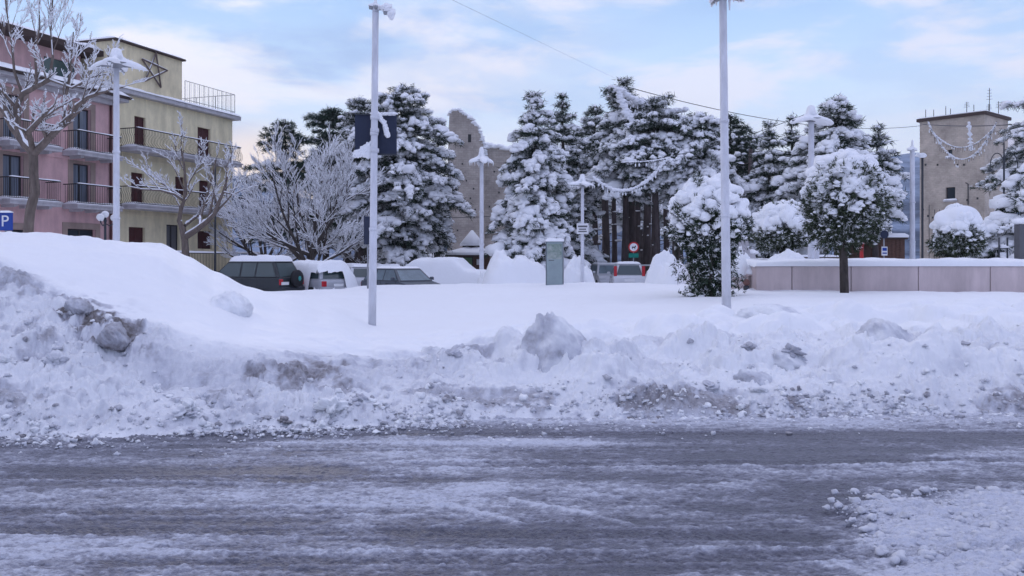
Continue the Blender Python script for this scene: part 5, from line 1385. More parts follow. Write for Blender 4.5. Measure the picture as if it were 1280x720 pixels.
# curled double lamp at the far right
X_, Y_, Z_ = P(1255, 178, 44)
cl = thing('curled_lamp', 'dark lamp with two curled arms above the layered spruce', 'street lamp', (X_, Y_, .8))
m_ = MB(); hh = Z_ - .8; m_.tube([(0, 0, 0), (0, 0, hh - .9), (0, 0, hh)], [.06, .045, .03], 8)
for s_ in (-1, 1):
    c_ = [(s_ * .34 * (1 - math.cos(a)), 0, hh - 1.15 + .62 * math.sin(a)) for a in np.linspace(0, 3.3, 12)]; m_.tube(c_, .024, 6)
    m_.lathe([(.02, .0), (.13, -.14), (.13, -.2)], (s_ * .68, 0, hh - 1.25), 8)
m_.build('post', M['dmetal'], cl)
# thin pole with a snow ball at the corner of the square tower
X_, Y_, Z_ = P(1153, 197, 70)
tp_ = thing('thin_pole', 'thin dark pole with a small snowy lantern at the left corner of the square tower', 'pole', (X_, Y_, .3))
m_ = MB(); m_.tube([(0, 0, 0), (0, 0, Z_ - .3)], .09, 8); m_.build('shaft', M['dmetal'], tp_)
V, T = blobs([(0, 0, Z_ - .2), (-.35, 0, Z_ - .15)], [(.3, .3, .25), (.3, .2, .18)], 2, .2, 1); fast_mesh('snow', V, T, M['snow'], tp_)
X_, Y_, Z_ = P(288, 190, 44)
tp_ = thing('thin_pole', 'thin dark pole at the right end of the yellow house fence', 'pole', ((269 - 640) / F * 40, 40, .3))
m_ = MB(); m_.tube([(0, 0, 0), (0, 0, EYE + (HY - 215) / F * 40)], .045, 8); m_.build('shaft', M['dmetal'], tp_)

# ---------------- signs
def plate(mb, w, h, y0, y1, z): mb.b2(-w / 2, w / 2, y0, y1, z - h / 2, z + h / 2)
def text(body, size, mat_, parent, loc, name='lettering', rot=(math.pi / 2, 0, 0), al='CENTER'):
    cu = bpy.data.curves.new(name, 'FONT'); cu.body = body; cu.size = size; cu.align_x = al; cu.align_y = 'CENTER'; cu.extrude = .003
    t = bpy.data.objects.new('tmp', cu); C.objects.link(t)
    me = bpy.data.meshes.new_from_object(t.evaluated_get(bpy.context.evaluated_depsgraph_get())); bpy.data.objects.remove(t)
    o = link(name, me, mat_, parent); o.location = loc; o.rotation_euler = rot
    return o
M['blue'] = mat('blue_sign', (.02, .06, .30), .4); M['green'] = mat('green_sign', (.0, .16, .12), .5)
X_, Y_, Z_ = P(6.5, 277, 21)
ps = thing('parking_sign', 'blue square sign with a white P at the left edge', 'sign', (X_, Y_, 1.5))
m_ = MB(); m_.tube([(0, .03, 0), (0, .03, Z_ - 1.5)], .03, 8); m_.build('post', M['metal'], ps)
m_ = MB(); plate(m_, .37, .42, -.012, .0, Z_ - 1.5); o = m_.build('plate', M['blue'], ps)
text('P', .38, M['white'], o, (0, -.016, Z_ - 1.5))
m_ = MB(); snow_strip(m_, -.18, .18, -.03, .02, Z_ - 1.5 + .21, .05, 3); m_.build('snow_cap', M['snow'], o)
# little sign on the lamp post at the huts
X_ = (728 - 640) / F * 38
ls = thing('small_sign', 'small white sign with two lines of print on the lamp post by the huts', 'sign', (X_, 38, 0))
zc = EYE + (HY - 286) / F * 38
m_ = MB(); plate(m_, .50, .46, -.11, -.085, zc); o = m_.build('plate', M['white'], ls)
m_ = MB(); plate(m_, .40, .07, -.117, -.111, zc + .1); plate(m_, .30, .05, -.117, -.111, zc - .02); plate(m_, .36, .05, -.117, -.111, zc - .12); m_.build('printed_line', M['greysh'], o)
m_ = MB(); m_.tube([(0, 0, zc - .1), (0, 0, zc - .06)], .085, 10); m_.build('clamp', M['metal'], ls)
# barred animal sign
X_, Y_, Z_ = P(792, 309, 45)
ns_ = thing('round_sign', 'round white sign with red rim and dark animal shape above a green plate', 'sign', (X_, Y_, .3))
m_ = MB(); m_.tube([(0, .04, 0), (0, .04, Z_ - .3)], .03, 8); m_.build('post', M['metal'], ns_)
def disc(r, y0, y1, z, n=28): return [(r * math.cos(a), y0, z + r * math.sin(a)) for a in np.linspace(0, 2 * math.pi, n, endpoint=False)]
def discmesh(mb, r, y0, y1, z, n=28):
    a = disc(r, y0, y1, z, n); b = [(p[0], y1, p[2]) for p in a]; f = [tuple(range(n - 1, -1, -1)), tuple(range(n, 2 * n))] + [(k, (k + 1) % n, n + (k + 1) % n, n + k) for k in range(n)]
    mb.add(a + b, f)
zc = Z_ - .3
m_ = MB(); discmesh(m_, .27, -.02, 0, zc); o = m_.build('rim', M['red'], ns_)
m_ = MB(); discmesh(m_, .20, -.026, -.021, zc); m_.build('disc', M['white'], o)
m_ = MB(); m_.box((0, -.03, zc + .0), (.17, .005, .06)); m_.box((-.07, -.03, zc - .06), (.03, .005, .08)); m_.box((.06, -.03, zc - .06), (.03, .005, .08)); m_.box((.09, -.03, zc + .045), (.05, .005, .07)); m_.build('animal_shape', M['black'], o)
m_ = MB(); plate(m_, .50, .22, -.02, 0, zc - .42); m_.build('plate', M['green'], ns_)
# back of a round sign with a small blue plate, right
X_, Y_, Z_ = P(1105.5, 293, 34)
rs_ = thing('round_sign', 'dark back of a round sign with a blue and white plate under it', 'sign', (X_, Y_, 1.0))
m_ = MB(); m_.tube([(0, .04, 0), (0, .04, Z_ - 1.0)], .028, 8); m_.build('post', M['metal'], rs_)
m_ = MB(); discmesh(m_, .16, -.01, .01, Z_ - 1.0); m_.build('disc', M['board'], rs_)
m_ = MB(); plate(m_, .22, .34, -.02, 0, Z_ - 1.0 - .64); o = m_.build('plate', M['white'], rs_)
m_ = MB(); plate(m_, .17, .12, -.026, -.021, Z_ - 1.0 - .57); plate(m_, .17, .05, -.026, -.021, Z_ - 1.0 - .72); m_.build('blue_print', M['blue'], o)
# navy narrow sign seen left of the near lamp
X_, Y_, Z_ = P(460.5, 288, 30)
nv = thing('blue_sign', 'narrow navy sign on a post just left of the lamp with the navy board', 'sign', (X_, Y_, .3), .9)
m_ = MB(); m_.tube([(0, .03, 0), (0, .03, Z_)], .03, 8); m_.build('post', M['metal'], nv)
m_ = MB(); plate(m_, .42, .95, -.015, .0, Z_ - .3); m_.build('plate', M['board'], nv)
# red notice and grey board by the totem
X_, Y_, Z_ = P(673, 313, 48)
nb = thing('notice_board', 'grey notice board with a small orange notice left of the information pillar', 'board', (X_, Y_, .3))
m_ = MB(); m_.tube([(-.28, 0, 0), (-.28, 0, Z_ + .2)], .04, 6); m_.tube([(.3, 0, 0), (.3, 0, Z_ + .2)], .04, 6); m_.build('post', M['wood'], nb)
m_ = MB(); m_.b2(-.4, .4, -.05, 0, Z_ - .8, Z_ + .1); m_.build('panel', M['greysh'], nb)
m_ = MB(); m_.b2(.02, .38, -.07, -.052, Z_ - .05, Z_ + .28); m_.build('notice', mat('orange_paper', (.55, .12, .03), .6), nb)
# information pillar
X_ = (693.5 - 640) / F * 30; z0 = ground_z(X_, 30) - .1; zt = EYE + (HY - 302) / F * 30
it = thing('information_pillar', 'tall grey green information pillar with a map and a cap of snow', 'pillar', (X_, 30, z0), -.12)
h_ = zt - z0
m_ = MB(); m_.bevbox((0, 0, h_ / 2), (.56, .2, h_), .015); m_.build('body', mat('satin_grey_green_panel', (.30, .37, .38), .35, noise=(2, .15)), it)
m_ = MB(); m_.b2(-.24, .24, -.108, -.102, h_ * .62, h_ * .95)
m_.build('map', mat('faded_map_print', (.42, .44, .42), .45, noise=(6, .55), col2=(.14, .22, .17)), it)
m_ = MB(); m_.b2(-.2, -.02, -.108, -.102, h_ * .585, h_ * .60); m_.build('printed_line', M['greysh'], it)
m_ = MB(); m_.b2(.285, .30, -.11, .1, 0, h_); m_.b2(-.30, -.285, -.11, .1, 0, h_); m_.build('edge_strip', M['metal'], it)
m_ = MB(); snow_strip(m_, -.31, .31, -.12, .12, h_ + .001, .13, 4, n=10); m_.build('snow_cap', M['snow'], it)

# ---------------- rail fences of the park
def rail_fence(label, px0, px1, D, ptop, n, snow=True):
    x0, x1 = (px0 - 640) / F * D, (px1 - 640) / F * D; zt = EYE + (HY - ptop) / F * D
    r_ = thing('rail_fence', label, 'fence', (x0, D, .1), 0, 'rail fences of the park'); L = x1 - x0; h = zt - .1
    m_ = MB(); m_.tube([(0, 0, h), (L, 0, h)], .045, 6); m_.tube([(0, 0, h * .6), (L, 0, h * .6)], .04, 6); m_.build('rail', M['wood2'], r_)
    for i in range(n + 1):
        m_ = MB(); m_.tube([(L * i / n, .03, 0), (L * i / n, .03, h + .08)], .06, 6); m_.build('post', M['wood2'], r_)
    m_ = MB(); snow_strip(m_, 0, L, -.06, .06, h + .03, .09, 3, n=40); m_.build('snow_cap', M['snow'], r_)
rail_fence('snow topped rail fence running behind the information pillar', 628, 700, 50, 331, 5)
rail_fence('snow topped rail fence behind the two white cars', 736, 850, 54, 333, 7)
rail_fence('snow topped rail fence seen above the left end of the planter', 988, 1060, 40, 322, 5)

# ---------------- snow heaps
def heap(label, px, D, pytop, hw, seed, base=.2, dep=None, lump=.12, gr='shovelled snow heaps', name='snow_heap'):
    x = (px - 640) / F * D; h = EYE + (HY - pytop) / F * D - base; R = hw / F * D; n = 70; m_ = 34
    v = []; 
    th = np.linspace(0, 2 * np.pi, n, endpoint=False); ph = np.linspace(0, 1, m_)
    A, Bq = np.meshgrid(th, ph); rr = 1 - Bq
    hgt = (1 - rr ** 3.4) ** .9
    X = np.cos(A) * rr; Yy = np.sin(A) * rr
    nz = fbm(X * 2.2 + seed * 3, Yy * 2.2, 4, seed); nz2 = clods(X * 4 + seed, Yy * 4, seed + 1, .5)
    Zz = h * hgt * (1 + .30 * nz) + lump * (nz2 * 1.3 + .8 * nz + .5 * fbm(X * 9, Yy * 9, 3, seed + 9))
    k = 1 + .12 * np.sin(A * 3 + seed)
    V = np.stack([X * R * k, Yy * (dep or R) * k, Zz], -1).reshape(-1, 3)
    idx = np.arange(n * m_).reshape(m_, n); j2 = (np.arange(n) + 1) % n
    T = np.stack([idx[:-1, :], idx[:-1, j2], idx[1:, j2], idx[1:, :]], -1).reshape(-1, 4)
    o = fast_mesh(name, V, T, M['snow']); o.location = (x, D, base); return tag(o, label, 'snow heap', gr)
heap('big broad snow heap right of the lamp in front of the ruined tower', 641, 38, 322, 46, 2, dep=1.8)
heap('rounded snow heap between the information pillar and the small lamp post', 722, 39, 328, 25, 4, lump=.06)
heap('tall snow heap between the white cars and the big round shrub', 838, 32, 326, 34, 6, lump=.08)
heap('snow heap beside the short wall segment near the round shrub', 926, 29, 318, 18, 8, lump=.06)
heap('smooth white snow mound inside the left end of the planter', 983, 29.5, 317, 29, 10, 1.3, lump=.03)
heap('low snow heap beside the white cars', 816, 44, 342, 14, 12)
heap('small snow heap between the kiosk lamp and the big pointed heap', 606, 40, 343, 12, 14)
# ---------------- planter with its long pale wall
PD = 26.0
pw = thing('planter_wall', 'long pale pink stone planter wall with snow along its top', 'planter', ((945 - 640) / F * PD, PD, .3))
def wx(px): return (px - 945) / F * PD
ztw = EYE + (HY - 333) / F * PD - .3
edges = [945, 990, 1064, 1148, 1238, 1330, 1420, 1510]
for a_, b_ in zip(edges, edges[1:]):
    m_ = MB(); m_.bevbox(((wx(a_) + wx(b_)) / 2, .09, ztw / 2), (wx(b_) - wx(a_) - .022, .18, ztw), .008); m_.build('panel', M['planter'], pw)
m_ = MB(); m_.b2(wx(945) + .02, wx(1510) - .02, .04, .15, 0, ztw - .03); m_.build('core', M['greysh'], pw)
m_ = MB(); m_.b2(wx(945) + .01, wx(945) + .19, .185, 9, 0, ztw - .001); m_.build('side_panel', M['planter'], pw)
m_ = MB(); m_.b2(wx(960), wx(1510), -.012, .0, .32, .345); m_.build('plinth_line', M['slab'], pw)
sm = []; nx_, ny_ = 260, 60
xs_ = np.linspace(wx(944), wx(1510), nx_); ys_ = np.concatenate([np.linspace(-.035, .25, 10), np.linspace(.3, 9, ny_ - 10)])
XX, YY = np.meshgrid(xs_, ys_)
lip = np.clip((YY + .035) / .12, 0, 1); lipx = np.clip((XX - xs_[0]) / .15, 0, 1)
ZZ = ztw + .002 + .16 * np.sqrt(np.minimum(lip * (2 - lip), lipx * (2 - lipx))) + .09 * fbm(XX * .8, YY * .9, 4, 5) * lip + .05 * sstep(0, 5, YY) + .04 * np.maximum(clods(XX * 1.4, YY * 1.4, 9, .3), 0) * lip
idx = np.arange(nx_ * ny_).reshape(ny_, nx_); T = np.stack([idx[:-1, :-1], idx[:-1, 1:], idx[1:, 1:], idx[1:, :-1]], -1).reshape(-1, 4)
fast_mesh('snow', np.stack([XX, YY, ZZ], -1).reshape(-1, 3), T, M['snow'], pw)
# short wall with a step and a dark round bollard left of it
sw = thing('low_wall', 'short pale pink wall segment left of the long planter', 'wall', ((925 - 640) / F * 26.5, 26.5, .4))
h_ = EYE + (HY - 345) / F * 26.5 - .4
m_ = MB(); m_.bevbox((0, .2, h_ / 2), (.42, .4, h_), .012); m_.build('block', M['planter'], sw)
m_ = MB(); m_.bevbox((.16, .2, h_ + .04), (1.0, .44, .07), .01); m_.build('coping', M['planter'], sw)
V, T = blobs([(-.05, .2, h_ + .08), (.35, .25, h_ + .06), (.6, .3, h_)], [(.34, .34, .62), (.33, .3, .3), (.22, .25, .2)], 3, .12, 4, flat=.2); fast_mesh('snow', V, T, M['snow'], sw)
X_, Y_, Z_ = P(933, 353, 26)
bo = thing('bollard', 'dark bollard with a round brown top between the low wall and the planter', 'bollard', (X_, Y_, .5))
m_ = MB(); zz = Z_ - .5; m_.lathe([(.10, 0), (.09, zz - .12), (.06, zz - .09)], n=12); m_.build('shaft', M['dmetal'], bo)
m_ = MB(); V, T = blobs([(0, 0, zz)], [(.10, .10, .10)], 2, .02, 1, flat=1); m_.add(V, T, True); m_.build('ball', mat('brown_bollard_ball', (.16, .08, .07), .6), bo)
V, T = blobs([(.04, -.03, zz - .25)], [(.10, .08, .09)], 2, .2, 2, flat=1); fast_mesh('snow', V, T, M['snow'], bo)
# red post, snowy monument, crates and details behind the planter
X_, Y_, Z_ = P(1077, 303, 33)
rp_ = thing('red_post', 'slim dark red post behind the planter right of the tall shrub trunk', 'post', (X_, Y_, .9))
m_ = MB(); m_.lathe([(.07, 0), (.07, Z_ - 1.0), (.085, Z_ - .98), (.085, Z_ - .9), (.03, Z_ - .84)], n=12); m_.build('shaft', M['red'], rp_); 
X_, Y_, Z_ = P(934, 296, 40)
mo = thing('monument', 'stepped stone monument half buried in snow behind the round shrub', 'monument', (X_, Y_, .3))
m_ = MB(); m_.box((0, 0, .5), (1.6, 1.2, 1.0)); m_.box((-.15, 0, 1.4), (1.1, .9, .8), taper=.75); m_.box((-.25, 0, 2.15), (.62, .6, .7), taper=.7); m_.build('stone', M['slab'], mo)
V, T = blobs([(-.25, 0, 2.5), (.25, 0, 1.8), (-.6, -.2, 1.75), (.5, 0, 1.05), (-.5, -.3, 1.1), (0, -.4, 1.2)], [(.28, .25, .16), (.3, .3, .16), (.2, .2, .14), (.4, .4, .22), (.4, .3, .2), (.4, .2, .15)], 2, .2, 3, flat=.4); fast_mesh('snow', V, T, M['snow'], mo)
X_, Y_, Z_ = P(1277, 285, 30)
gp = thing('square_post', 'thick dark grey square post at the right edge under the layered spruce', 'post', (X_, Y_, 1.2))
m_ = MB(); m_.bevbox((0, 0, .9), (.34, .34, 1.8), .02); m_.build('shaft', M['greysh'], gp)
V, T = blobs([(0, 0, 1.82)], [(.26, .26, .2)], 3, .12, 2, flat=.2); fast_mesh('snow', V, T, M['snow'], gp)
# trestle and dark lump in the snow to its left
X_, Y_, Z_ = P(1254, 302, 32)
be = thing('metal_frame', 'small dark metal frame in the snow left of the square post', 'frame', (X_, Y_, 1.3))
m_ = MB()
for x_ in (-.15, .15): m_.tube([(x_, 0, 0), (x_, 0, 1.3)], .03, 6)
for z_ in (.5, .9): m_.tube([(-.15, 0, z_), (.15, 0, z_)], .02, 6)
m_.build('bars', M['dmetal'], be); V, T = blobs([(0, 0, .95), (0, 0, .55)], [(.2, .1, .08)] * 2, 2, .2, 3); fast_mesh('snow', V, T, M['snow'], be)

# ---------------- cables and the frosted light garlands
def cat(a, b, sag, n=40):
    a, b = Vector(a), Vector(b); return [a.lerp(b, i / n) - Vector((0, 0, sag * 4 * (i / n) * (1 - i / n))) for i in range(n + 1)]
def cable(label, a, b, sag, r=.02, n=40, grp='overhead cables'):
    m_ = MB(); m_.tube(cat(a, b, sag, n), r, 5, smooth=True); o = m_.build('overhead_cable', M['dmetal']); return tag(o, label, 'cable', 'overhead cables')
cable('thin cable crossing the open sky high over the middle of the field', P(545, -10, 17), P(790, 108, 52), .0, .0028)
cable('long cable from the tallest pine past the lamps to the square tower', P(782, 108, 51.5), P(1152, 157, 88), 1.1, .024)
cable('cable from the square tower running out past the right edge', P(1150, 155, 88), P(1330, 150, 60), .3, .04)
cable('faint cable between the tall lamp and the double lamp', P(700, 200, 60), P(1014, 140, 34), .9, .014)
cable('low cable crossing in front of the ruined tower', P(470, 268, 50), P(700, 262, 50), .3, .016)
def garland(label, a, b, sag, seed, hang=True, thick=.10, n=60, hmax=1.2, hp=.75):
    pts = cat(a, b, sag, n); r_ = thing('light_garland', label, 'string of lights', pts[n // 2], 0, 'snowed up strings of lights'); o0 = Vector(pts[n // 2])
    rg = np.random.RandomState(seed)
    m_ = MB(); m_.tube([p - o0 for p in pts], .03, 5)
    if hang:
        for i in range(2, n, 3):
            p = pts[i] - o0; L = hmax * rg.uniform(.3, 1); m_.tube([p, p - Vector((0, 0, L))], .012, 4)
    m_.build('wire', M['dmetal'], r_)
    Cn = []; S = []
    for i in range(n):
        p = pts[i] - o0; k = thick * rg.uniform(.6, 1.5); Cn.append(tuple(p + Vector((0, 0, .02)))); S.append((k * 1.7, k, k * .9))
        if hang and i % 3 == 2:
            L = hmax * rg.uniform(.3, 1)
            for z_ in np.arange(.15, L, .22):
                if rg.rand() < hp: Cn.append((p.x + rg.normal() * .04, p.y, p.z - z_)); S.append((.04, .04, .10))
    V, T = blobs(Cn, S, 1, .25, seed, flat=.9); fast_mesh('snow', V, T, M['frost'], r_)
garland('thick snowed up string of lights sagging right from the tallest pine', P(775, 112, 50), P(858, 137, 50.5), .5, 1, True, .12, 70, 1.5)
garland('snowed up string of lights dropping steeply in front of the tallest pine', P(772, 112, 49.5), P(802, 160, 49.5), .5, 2, False, .13, 40)
garland('lower sagging string of lights in front of the bare pine trunks', P(742, 222, 44), P(832, 200, 44), 1.05, 3, True, .065, 80, .35)
garland('short straight string of lights above the lower sagging one', P(780, 203, 44), P(832, 199, 44), .05, 4, True, .035, 40, .3)
garland('deep snowy curve of lights hanging in front of the square tower', P(1160, 152, 70), P(1246, 152, 66), 2.9, 5, True, .05, 110, .7, .35)
garland('second flatter curve of lights in front of the square tower', P(1163, 162, 70), P(1244, 158, 66), 1.5, 6, True, .04, 110, .4, .3)
garland('bundle of frosted lights hanging straight down in front of the square tower', P(1211, 153, 68), P(1214, 190, 68), 0, 7, False, .08, 26)

# ================================================================== SHRUBS
def shrub(label, px, D, pyt, pyb, hw, seed, capfrac=.6, trunk_px=None, base=.6, name='round_tree', lumps=70, leafm='leaf', lump=.30, capr=1.0, airy=0, ground_leaves=False, nt=2600, cone=False, leansnow=0):
    """clipped evergreen: leafy ball with heavy lobes of snow on top. pyt/pyb rows of crown top/bottom"""
    x = (px - 640) / F * D; zt = EYE + (HY - pyt) / F * D; zb = EYE + (HY - pyb) / F * D; R = hw / F * D; rg = np.random.RandomState(seed)
    r_ = thing(name, label, 'shrub' if ground_leaves else 'small tree', (x, D, base), 0); c = np.array([0, 0, (zt + zb) / 2 - base]); hz = (zt - zb) / 2
    tr = .075 if D > 27 else .112
    t_ = MB(); zl = c[2] + hz * .1
    if not ground_leaves:
        t_.tube([(.03, 0, -.5), (.0, .02, zl * .35), (-.03, 0, zl * .7), (0, 0, zl)], [tr * 1.15, tr, tr * .95, tr * .6], 10)
        for k in range(6):
            a = k * 1.05 + rg.rand(); t_.tube([(0, 0, zl * .72), (R * .35 * math.cos(a), R * .35 * math.sin(a), zl * .95 + .1), (R * .75 * math.cos(a), R * .75 * math.sin(a), c[2] + hz * .1)], [tr * .5, tr * .35, tr * .15], 6)
    else:
        for k in range(14):
            a = k * .45 + rg.rand() * .3; s_ = rg.uniform(.15, .6)
            t_.tube([(.15 * math.cos(a), .15 * math.sin(a), -.3), (R * s_ * .5 * math.cos(a), R * s_ * .5 * math.sin(a), zl * .5), (R * s_ * math.cos(a), R * s_ * math.sin(a), zl * 1.2)], [tr * .55, tr * .35, tr * .15], 6)
    t_.build('trunk', M['bark'], r_)
    # leaves on and inside the ball
    U = rg.normal(size=(nt, 3)); U /= np.linalg.norm(U, axis=1, keepdims=True)
    rad = rg.uniform(.35, 1.1, nt) ** .5; lum = 1 + .16 * np.sin(U @ rg.normal(size=(3,)) * 5) + .13 * np.sin(U @ rg.normal(size=(3,)) * 9)
    Pn = U * rad[:, None] * lum[:, None]
    if cone: k_ = np.clip(1.15 - .75 * (Pn[:, 2] + 1) / 2, .2, 2); Pn[:, 0] *= k_; Pn[:, 1] *= k_
    Pt = Pn * np.array([R * .93, R * .93, hz * .93]) + c
    if airy:
        Pt = np.concatenate([Pt, np.stack([rg.normal(0, R * .31, airy), rg.normal(0, R * .27, airy), rg.uniform(0, zl, airy)], 1)])
        U = np.concatenate([U, rg.normal(size=(airy, 3))])
    V, T = tufts(Pt, U + np.array([0, 0, .2]), rg.uniform(.07, .16, len(Pt)), 9, .014, .9, seed)
    kf = rg.rand(len(Pt)) < .5; VF = tufts(Pt[kf] * np.array([1.03, 1.03, 1]) + np.array([0, 0, .03]), U[kf] + np.array([0, 0, .5]), rg.uniform(.05, .12, kf.sum()), 6, .012, .9, seed + 1)
    cr_ = fast_mesh('crown', V, T, M[leafm], r_, smooth=False)
    # lobes of snow over the upper surface
    Cn = []; S = []; rz_ = []
    for i in range(lumps):
        zz = 1 - (i + .5) / lumps * (capfrac * 2); a = i * 2.39996 + rg.normal() * .25
        rr = math.sqrt(max(0, 1 - zz * zz)); q_ = np.array([rr * math.cos(a), rr * math.sin(a), zz])
        if cone: k_ = np.clip(1.15 - .75 * (zz + 1) / 2, .2, 2); q_[0] *= k_; q_[1] *= k_
        s_ = lump * rg.uniform(.65, 1.25) * (1 if zz > .1 else .62) * (.85 + .3 * max(0, zz))
        Cn.append(q_ * np.array([R * .92, R * .92, hz * .93]) + c); S.append((s_ * rg.uniform(.9, 1.25), s_ * rg.uniform(.8, 1.1), s_ * rg.uniform(.7, 1.0)))
    if capr: Cn.append(c + np.array([0, 0, hz * .42])); S.append((R * .80 * capr, R * .78 * capr, hz * .60)); 
    V1 = blobs(Cn, S, 3, .20, seed, flat=.75, fr=2.0)
    # small balls of snow caught in the leaves
    n2 = int(nt * (.26 if not airy else .42)); sel = rg.choice(len(Pt), n2, replace=False)
    up = (Pt[sel, 2] - c[2]) / hz; okk = rg.rand(n2) < np.clip(.65 + .5 * up, .18, 1)
    s2 = lump * rg.uniform(.08, .36, okk.sum()) ** 1.0
    V2 = blobs(Pt[sel][okk] * np.array([1.03, 1.03, 1]), np.stack([s2 * 1.3, s2, s2 * .8], 1), 1, .3, seed + 3, flat=.7)
    V, T = join(V1, V2, VF); fast_mesh('snow', V, T, M['snow'], cr_)
    return r_
shrub('tall clipped tree with thick snow lumps in front of the planter wall', 1055, 24.5, 193, 309, 46, 3, .66, base=.6, lumps=135, lump=.21, nt=6500)
shrub('low round tree with a snow crown in the planter, left of the tall clipped one', 977, 31, 256, 318, 34, 5, .62, base=1.2, lumps=75, lump=.24, nt=3200)
shrub('small cone shaped tree under a pointed snow hood in front of the square tower', 1196, 31, 261, 320, 31, 8, .58, base=1.3, lumps=60, lump=.24, nt=3400, cone=True)
shrub('large umbrella shaped evergreen bush with trailing branches beside the tall street lamp', 886, 22.5, 228, 325, 46, 11, .72, base=.6, lumps=130, lump=.21, leafm='leafd', nt=3800, airy=1700, ground_leaves=True, capr=.85)

# ================================================================== CARS
def profile_interp(P_, xs): return np.interp(xs, [p[0] for p in P_], [p[1] for p in P_])
def car(label, px, D, rz, paint, L=4.0, Wd=1.66, H=1.5, belt=.92, hood=.92, gnd=.28, ws=(.60, .95), roof=(1.35, 3.5), rear=.15, spare=False, snow_on=('roof',), bury=0, name='parked_car', z0=.1, tail='red', glassm='carglass', seed=1, snowt=.13, cap_noise=.02, group='snowed in parked cars', lamps=True):
    """x runs from the nose (0) to the tail (L); origin under the tail corner line centre"""
    r_ = thing(name, label, 'car', ((px - 640) / F * D, D, z0), rz, group)
    hw_ = Wd / 2; xc = L / 2
    def X(x): return x - xc
    low = [(0.0, gnd + .08), (.06, gnd), (L - .05, gnd), (L, gnd + .1), (L, belt - .12), (L - .04, belt), (roof[0] - .45, belt), (.25, hood - .06), (.04, hood - .22)]
    wr = .31
    b = MB()
    def ring(y, ins): return [(X(xc + (x - xc) * (1 - ins)), y, z - ins * .3 * (1 if z > .7 else -1)) for x, z in low]
    ys_ = [(-hw_, .012), (-hw_ + .05, 0), (hw_ - .05, 0), (hw_, .012)]; v = []; n = len(low)
    for y, ins in ys_: v += ring(y, ins)
    f = [tuple(range(n)), tuple(4 * n - 1 - i for i in range(n))]
    for k in range(3):
        for i in range(n): j = (i + 1) % n; f.append((k * n + j, k * n + i, (k + 1) * n + i, (k + 1) * n + j))
    b.add(v, f)
    # greenhouse
    x0, x1, x2, x3 = roof[0] - .50, roof[0] + .18, roof[1], L - rear
    def hy(z): return hw_ - .03 - .19 * (z - belt) / (H - belt)
    G = [(x0, belt), (x1, H - .04), (x1 + .3, H), (x2 - .15, H), (x2 + .05, H - .05), (x3, belt)]
    v = [];
    for s_ in (-1, 1): v += [(X(x), s_ * hy(z), z) for x, z in G]
    n = len(G); f = [tuple(range(n)), tuple(2 * n - 1 - i for i in range(n))] + [((i + 1) % n, i, n + i, n + (i + 1) % n) for i in range(n)]
    b.add(v, f)
    for s_ in (-1, 1):      # arches: dark wheel housings drawn by discs let into the side
        for xw in (.72, L - .72):
            nn = 20; a_ = [(X(xw) + (wr + .06) * math.cos(t), s_ * (hw_ + .004), .33 + (wr + .06) * math.sin(t)) for t in np.linspace(0, math.pi, nn)]
            b.add(a_ + [(p[0], s_ * (hw_ + .02), p[2]) for p in a_], [(i, i + 1, nn + i + 1, nn + i) for i in range(nn - 1)])
    body = b.build('body', paint, r_)
    mo_ = body.modifiers.new('bevel', 'BEVEL'); mo_.width = .03; mo_.segments = 2; mo_.limit_method = 'ANGLE'; mo_.angle_limit = math.radians(25)
    # glass
    def gquad(pts, nm='window'):
        m_ = MB(); m_.add(pts, [tuple(range(len(pts)))]); return m_.build(nm, M[glassm], r_)
    zb, zt = belt + .03, H - .10; off = .012
    def gx0(z): return x0 + (x1 - x0) * (z - belt) / (H - .04 - belt)
    def gx3(z): return x3 + (x2 + .05 - x3) * (z - belt) / (H - .05 - belt)
    cuts = np.linspace(gx0(zt) + .02, gx3(zt) - .06, 4 if L > 3.7 else 3)
    for s_ in (-1, 1):
        for i in range(len(cuts) - 1):
            a_, c_ = cuts[i] + .04, cuts[i + 1] - .04
            ab, cb = (gx0(zb) + .10 if i == 0 else a_), (gx3(zb) - .10 if i == len(cuts) - 2 else c_)
            gquad([(X(ab), s_ * (hy(zb) + off), zb), (X(cb), s_ * (hy(zb) + off), zb), (X(c_), s_ * (hy(zt) + off), zt), (X(a_), s_ * (hy(zt) + off), zt)])
    gquad([(X(gx0(zb) - off), -hy(zb) + .1, zb), (X(gx0(zb) - off), hy(zb) - .1, zb), (X(gx0(zt) - off), hy(zt) - .1, zt), (X(gx0(zt) - off), -hy(zt) + .1, zt)], 'windscreen')
    gquad([(X(gx3(zb) + off), -hy(zb) + .12, zb), (X(gx3(zb) + off), hy(zb) - .12, zb), (X(gx3(zt) + off), hy(zt) - .12, zt), (X(gx3(zt) + off), -hy(zt) + .12, zt)], 'rear_window')
    # door gaps and handles
    for s_ in (-1, 1):
        for xg in (roof[0] - .28, (roof[0] + L - .9) / 2 + .05, L - 1.05):
            m_ = MB(); m_.box((X(xg), s_ * (hw_ + .002), (belt + gnd) / 2 + .06), (.014, .006, belt - gnd - .16)); m_.build('door_gap', M['black'], r_)
        for xg in (roof[0] + .45, L - 1.35):
            m_ = MB(); m_.bevbox((X(xg), s_ * (hw_ + .015), belt - .10), (.16, .03, .03), .006); m_.build('door_handle', M['dmetal'], r_)
